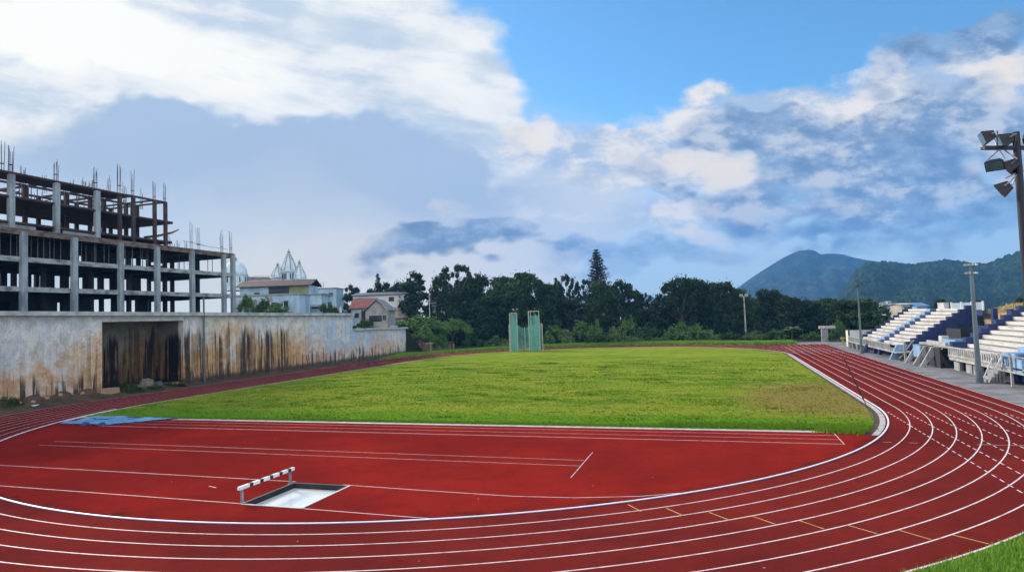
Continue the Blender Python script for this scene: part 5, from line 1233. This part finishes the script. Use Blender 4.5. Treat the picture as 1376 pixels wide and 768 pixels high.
# ------------------------------------------------------------------ hills
from mathutils import noise as mn
def ridge(name, prof, D, mat, base_y, slope_d, rough, back=1.6, seed=1, nrow=26, fine=0):
    """hill built from its skyline: crest D metres away, falling slope_d metres towards us and behind"""
    rg = np.random.default_rng(seed); px = np.linspace(prof[0][0], prof[-1][0], 320); py = np.interp(px, [p[0] for p in prof], [p[1] for p in prof])
    vs = []; prof_rows = np.linspace(0, 1, nrow)
    ph = rg.uniform(0, 6.28, 12)
    for i, (a, b_) in enumerate(zip(px, py)):
        cr_ = gt(a, b_, D); z = cr_[2]; d = (cr_-CAM); d[2] = 0; d /= np.linalg.norm(d)
        for t in prof_rows:
            s_ = t*slope_d; w_ = (1-t)**1.25*(1+.0*t)
            g = rough*math.sin(math.pi*min(t*1.1, 1))*(math.sin(a*.045+ph[0]+t*2)+.7*math.sin(a*.11+ph[1]+t*4.)+.45*math.sin(a*.23+ph[2]-t*6))
            p_ = cr_-d*s_; k_ = (.10 if t < .001 else min(1, .25+t*2.2))
            hn = mn.ridged_multi_fractal((p_[0]/rough/13, p_[1]/rough/13, seed), .9, 2.1, 6, 1.0, 2.0)-1.1
            j = rough*1.1*hn*k_*(1-t*.5)+(fine*2.2*(mn.fractal((p_[0]/11, p_[1]/11, 3), .6, 2.2, 4)) if fine else .9*mn.fractal((p_[0]/14, p_[1]/14, 5), .6, 2.2, 4))
            vs.append((p_[0], p_[1], max(z*w_, -5)+g*.35+j))
    n = nrow; fs = [(i*n+k, (i+1)*n+k, (i+1)*n+k+1, i*n+k+1) for i in range(len(px)-1) for k in range(n-1)]
    m_ = MB(); m_.add(vs, fs)
    bk_ = []
    for i, (a, b_) in enumerate(zip(px, py)):
        cr_ = gt(a, b_, D); d = cr_-CAM; d[2] = 0; d /= np.linalg.norm(d); p_ = cr_+d*slope_d*back; bk_.append((p_[0], p_[1], -5))
    m_.strip([vs[i*n] for i in range(len(px))], bk_)
    return struct(m_.build(name, mat, smooth=(fine == 0)))
ridge('mountain', [(930, 425), (965, 402), (994, 384), (1010, 372.5), (1030, 360), (1050, 347.5), (1064, 340.5), (1074, 336.8), (1085, 335.3), (1095, 337), (1103, 341.8), (1112, 341), (1122, 340.6), (1135, 342.5), (1150, 346.5), (1170, 350), (1200, 354), (1240, 362), (1300, 380), (1360, 405), (1420, 420)], 2700, 'mountain', 430, 1100, 16, .45, seed=3, nrow=110)
ridge('wooded_hill', [(1100, 424), (1130, 395), (1150, 364), (1165, 353), (1180, 351.5), (1200, 352.5), (1227, 355), (1240, 352.5), (1262, 350.5), (1280, 349), (1300, 352.5), (1312, 354), (1330, 353), (1345, 346.5), (1360, 342), (1370, 337), (1385, 331), (1420, 322), (1500, 310), (1600, 320), (1720, 360), (1800, 410)], 1250, 'wood', 430, 620, 7, seed=9, nrow=110, fine=2.6)
ridge('far_hill', [(820, 426), (845, 412), (862, 400), (870, 395.5), (876, 397), (885, 404), (905, 415), (930, 424)], 1900, 'hill', 430, 500, 4, seed=5, nrow=16)
ridge('far_hill', [(395, 432), (415, 405), (428, 393), (440, 390), (449, 393), (462, 405), (480, 425)], 700, 'hill', 430, 250, 2, seed=6, nrow=14)

# ------------------------------------------------------------------ sky
SAZ, SEL = math.atan2(-.82, .50), R_(27)
wd = bpy.data.worlds.new('World'); S.world = wd; wd.use_nodes = True
nt = wd.node_tree; nt.nodes.clear(); N = NT(nt)
out = N.n('ShaderNodeOutputWorld'); bg = N.n('ShaderNodeBackground'); N.l(bg.outputs[0], out.inputs[0])
BGS = .12; bg.inputs[1].default_value = BGS
sk = N.n('ShaderNodeTexSky'); sk.sky_type = 'NISHITA'; sk.sun_disc = False; sk.sun_elevation = SEL; sk.sun_rotation = SAZ
sk.altitude = 900; sk.air_density = 1.0; sk.dust_density = .5; sk.ozone_density = 1.6
D_ = N.n('ShaderNodeNewGeometry').outputs['Incoming']
dirv = N.vm('SCALE', D_); dirv.node.inputs[3].default_value = -1.0
hF = (-math.sin(YAW), math.cos(YAW), 0); hR = (math.cos(YAW), math.sin(YAW), 0)
fwd = N.vm('DOT_PRODUCT', dirv, hF, 1); rgt = N.vm('DOT_PRODUCT', dirv, hR, 1)
dx, dy, dzz = N.sep(dirv)
fc = N.math('MAXIMUM', fwd, .12)
u = N.math('DIVIDE', rgt, fc); v = N.math('DIVIDE', dzz, fc)
UV = N.comb(u, v, 0)
def suv(px, py):
    d = ray(px, py); f_ = d@np.array(hF); return (float(d@np.array(hR)/f_), float(d[2]/f_))
# cloud-texture space: finer towards the horizon
wv = N.vm('SUBTRACT', N.noise(N.scale(UV, (1, 1.6, 1)), 5.5, 3.5, .6, 1), (.5, .5, .5))
wv2 = N.vm('SUBTRACT', N.noise(N.scale(UV, (1, 1.5, 1)), 2.0, 1, .5, 1), (.5, .5, .5))
def warp(a, b_): 
    x = N.vm('SCALE', wv); x.node.inputs[3].default_value = a
    y = N.vm('SCALE', wv2); y.node.inputs[3].default_value = b_
    return N.vm('ADD', UV, N.vm('ADD', x, y))
def blobs(P_, L_):
    """smooth sum of soft ellipses given in photograph pixels: (cx, cy, rx, ry, tilt deg, weight)"""
    acc = None
    for (cx, cy, rx, ry, tl, wt) in L_:
        c = suv(cx, cy); q_ = N.vm('SUBTRACT', P_, (c[0], c[1], 0)); ct, st = math.cos(R_(tl))*FOC, math.sin(R_(tl))*FOC
        a_ = N.vm('DOT_PRODUCT', q_, (ct/rx, st/rx, 0), 1); b_ = N.vm('DOT_PRODUCT', q_, (-st/ry, ct/ry, 0), 1)
        g = N.sstep(N.math('MULTIPLY_ADD', a_, a_, N.math('MULTIPLY', b_, b_)), 0, 1.75, wt, 0)
        acc = g if acc is None else N.math('ADD', acc, g)
    return acc
fb1 = N.noise(N.scale(UV, (1, 1.7, 1)), 6.0, 8, .63); fb2 = N.noise(N.vm('ADD', N.scale(UV, (1, 1.9, 1)), (4, 9, 0)), 11.0, 6, .62); fb3 = N.noise(N.vm('ADD', N.scale(UV, (.7, 1.6, 1)), (14, 3, 0)), 3.0, 2, .5)
ca_, sa_ = math.cos(R_(-13)), math.sin(R_(-13))
fbs = N.noise(N.comb(N.vm('DOT_PRODUCT', UV, (2.2*ca_, 2.2*sa_, 0), 1), N.vm('DOT_PRODUCT', warp(.03, .05), (-11*sa_, 11*ca_, 0), 1), 0), 1.0, 6, .62)
def cmask(base, a, b_, n1=.9, n2=.35):
    q_ = N.math('ADD', base, N.math('ADD', N.math('MULTIPLY', N.math('SUBTRACT', fb1, .5), n1), N.math('MULTIPLY', N.math('SUBTRACT', fb2, .5), n2)))
    return N.sstep(q_, a, b_)
K = 1/BGS; SF = .58
def C_(r, g, b_): return tuple(x*K for x in (r, g, b_))
def sr(r, g, b_):                                   # display colour -> scene colour
    f_ = lambda q: ((q/255+.055)/1.055)**2.4
    return C_(f_(r)*SF, f_(g)*SF, f_(b_)*SF)
sky = N.mix(1.0, sk.outputs[0], (.52, .82, .93), 'MULTIPLY')
# thin pale veil rising from the horizon
veil = N.sstep(v, .0, .36, .88, 0); sky = N.mix(veil, sky, sr(196, 211, 226))
low = blobs(warp(.06, .10), [(150, 290, 480, 170, 0, .8), (480, 270, 300, 130, 0, .5), (-300, 250, 500, 220, 0, .8)])
sky = N.mix(N.math('MINIMUM', low, .92), sky, sr(196, 209, 223))
warm = blobs(warp(.10, .15), [(560, 300, 260, 120, 0, .5), (430, 385, 330, 60, 0, .55), (850, 300, 260, 70, 0, .35), (740, 250, 120, 90, 0, .4)])
sky = N.mix(N.math('MINIMUM', warm, .8), sky, sr(228, 226, 224))
# slate-blue smooth sheet on the left
sheet = N.math('MINIMUM', blobs(warp(.07, .10), [(110, 165, 340, 85, 4, .66), (400, 190, 340, 110, -8, .7), (580, 230, 170, 70, -22, .40)]), .85)
sky = N.mix(sheet, sky, N.mix(fb3, sr(158, 182, 211), sr(186, 202, 221)))
# broad white cloud, upper left to centre
W1 = blobs(warp(.16, .14), [(60, 30, 330, 120, 0, 1.1), (330, 60, 300, 95, -6, 1.05), (540, 60, 150, 105, -25, .9), (640, 150, 85, 70, -55, .85), (690, 210, 48, 48, -40, .7), (170, 120, 240, 36, -6, .55), (480, 120, 200, 40, -8, .5), (-400, 80, 500, 260, 0, 1.0)])
m1 = cmask(N.math('ADD', W1, N.math('MULTIPLY', N.math('SUBTRACT', fbs, .5), .55)), .14, 1.02, .75, .40)
wc = N.mix(N.sstep(N.math('ADD', fbs, N.math('MULTIPLY', N.math('SUBTRACT', fb1, .5), .6)), .36, .60), sr(204, 218, 230), sr(251, 250, 245))
sky = N.mix(m1, sky, wc)
hl = blobs(warp(.12, .1), [(210, 78, 230, 46, -14, 1.15), (80, 60, 160, 50, -10, .5), (40, 45, 110, 40, -10, .8), (420, 25, 40, 26, -20, .5), (90, 8, 90, 22, 0, .5), (590, 90, 60, 40, -30, .5)])
sky = N.mix(N.math('MINIMUM', N.math('MULTIPLY', hl, N.sstep(fbs, .36, .56, .35, 1)), 1.0), sky, sr(266, 263, 252))
# white broken band, centre to right
W2 = blobs(warp(.18, .12), [(740, 195, 90, 40, 6, .8), (850, 205, 90, 38, 4, .8), (965, 165, 120, 45, 14, .9), (1095, 155, 120, 50, 12, .75), (1010, 215, 150, 55, 0, .7), (1200, 175, 160, 60, 10, .75), (1340, 105, 120, 60, 16, .85), (1180, 270, 130, 40, 0, .6), (920, 290, 130, 40, 0, .5), (1350, 230, 80, 60, 0, .6), (790, 280, 130, 60, 0, .4), (1700, 150, 360, 160, 0, .8)])
m2 = cmask(W2, .22, .90, 1.6, .8)
sky = N.mix(m2, sky, N.mix(N.sstep(N.math('ADD', fb1, N.math('MULTIPLY', N.math('SUBTRACT', fb2, .5), .9)), .36, .62), sr(180, 200, 224), sr(250, 243, 234)))
cream = blobs(warp(.16, .06), [(940, 205, 80, 30, 0, .9), (1020, 235, 70, 40, 0, .6), (1180, 185, 55, 22, -12, 1.1), (1140, 278, 90, 24, 0, 1.1), (925, 312, 60, 14, 0, 1), (1350, 95, 50, 26, 20, 1), (700, 190, 40, 26, 0, .8), (1270, 230, 70, 26, -20, .7), (600, 280, 50, 26, -25, .55), (1350, 215, 60, 34, 0, .7), (860, 150, 70, 18, 12, .4)])
m3 = cmask(cream, .30, 1.15, 1.5, 1.2); sky = N.mix(m3, sky, sr(252, 240, 224))
# slate blue-grey clouds
Gc = blobs(warp(.17, .08), [(995, 170, 85, 26, 0, 1.0), (1085, 195, 75, 38, -6, .85), (1150, 215, 130, 42, -4, .9), (1290, 170, 120, 62, 0, .95), (1215, 160, 55, 20, 10, .7), (1310, 55, 110, 32, 22, .95), (1195, 95, 60, 26, 40, .55), (600, 322, 120, 30, 8, 1.05), (670, 300, 60, 20, 10, .6), (1000, 262, 85, 34, 0, .75), (890, 245, 46, 16, 0, .65), (780, 238, 40, 14, 0, .5), (870, 345, 160, 24, 0, .7), (1060, 300, 130, 22, 0, .6), (1240, 265, 170, 34, 0, .85), (1240, 315, 190, 30, 0, .7), (740, 325, 60, 16, 0, .45), (860, 215, 40, 24, 0, .5), (560, 310, 60, 12, 0, .4), (1650, 260, 300, 120, 0, .8)])
m4 = cmask(Gc, .28, .84, 1.5, .7)
m4 = N.math('MULTIPLY', m4, N.sstep(N.math('ADD', fb2, N.math('MULTIPLY', N.math('SUBTRACT', fb1, .5), .8)), 0.66, .44, .50, .95))
sky = N.mix(m4, sky, N.mix(N.sstep(fb2, .36, .60), sr(112, 140, 176), sr(156, 179, 206)))
# behind the camera: broken cloud brightened past the visible sky as added fill light
rear = N.sstep(fwd, .35, .0); gc = N.noise(dirv, 2.6, 4, .6)
rearc = N.mix(N.sstep(gc, .42, .62), N.mix(.35, sk.outputs[0], sr(240, 250, 268)), sr(356, 354, 350))
bg2 = N.n('ShaderNodeBackground'); bg2.inputs[1].default_value = BGS; N.l(rearc, bg2.inputs[0]); N.l(sky, bg.inputs[0])
mxs = N.n('ShaderNodeMixShader'); N.l(rear, mxs.inputs[0]); N.l(bg.outputs[0], mxs.inputs[1]); N.l(bg2.outputs[0], mxs.inputs[2]); N.l(mxs.outputs[0], out.inputs[0])
# sun
sd_ = Vector((math.sin(SAZ)*math.cos(SEL), math.cos(SAZ)*math.cos(SEL), math.sin(SEL)))
sl_ = bpy.data.lights.new('sun', 'SUN'); sl_.energy = 3.0; sl_.angle = R_(11); sl_.color = (1, .90, .76)
so = bpy.data.objects.new('sun', sl_); COL.objects.link(so); so.rotation_euler = sd_.to_track_quat('Z', 'Y').to_euler()
# ------------------------------------------------------------------ air
HAZE = True
if HAZE:
    m = bpy.data.materials.new('pale_haze'); m.use_nodes = True; nt = m.node_tree; nt.nodes.clear()
    o_ = nt.nodes.new('ShaderNodeOutputMaterial'); pv = nt.nodes.new('ShaderNodeVolumePrincipled'); nt.links.new(pv.outputs[0], o_.inputs['Volume'])
    pv.inputs['Color'].default_value = (.13, .44, 1, 1); pv.inputs['Density'].default_value = .00018; pv.inputs['Anisotropy'].default_value = 0
    MAT['haze'] = m; b = MB(); b.box(-700, 4000, -200, 3800, -9, 420); tag(b.build('haze', 'haze'), 'thin blue haze over the valley', 'haze', kind='stuff')

S.render.engine = 'CYCLES'
S.cycles.use_denoising = True
try: S.cycles.denoiser = 'OPENIMAGEDENOISE'
except Exception: pass
S.cycles.use_adaptive_sampling = True; S.cycles.adaptive_threshold = .025; S.cycles.max_bounces = 5; S.cycles.diffuse_bounces = 2; S.cycles.glossy_bounces = 2; S.cycles.transparent_max_bounces = 16; S.cycles.volume_bounces = 0; S.cycles.transmission_bounces = 2
S.cycles.caustics_reflective = False; S.cycles.caustics_refractive = False
S.view_settings.view_transform = 'Standard'; S.view_settings.look = 'None'; S.view_settings.exposure = .82; S.view_settings.gamma = 1
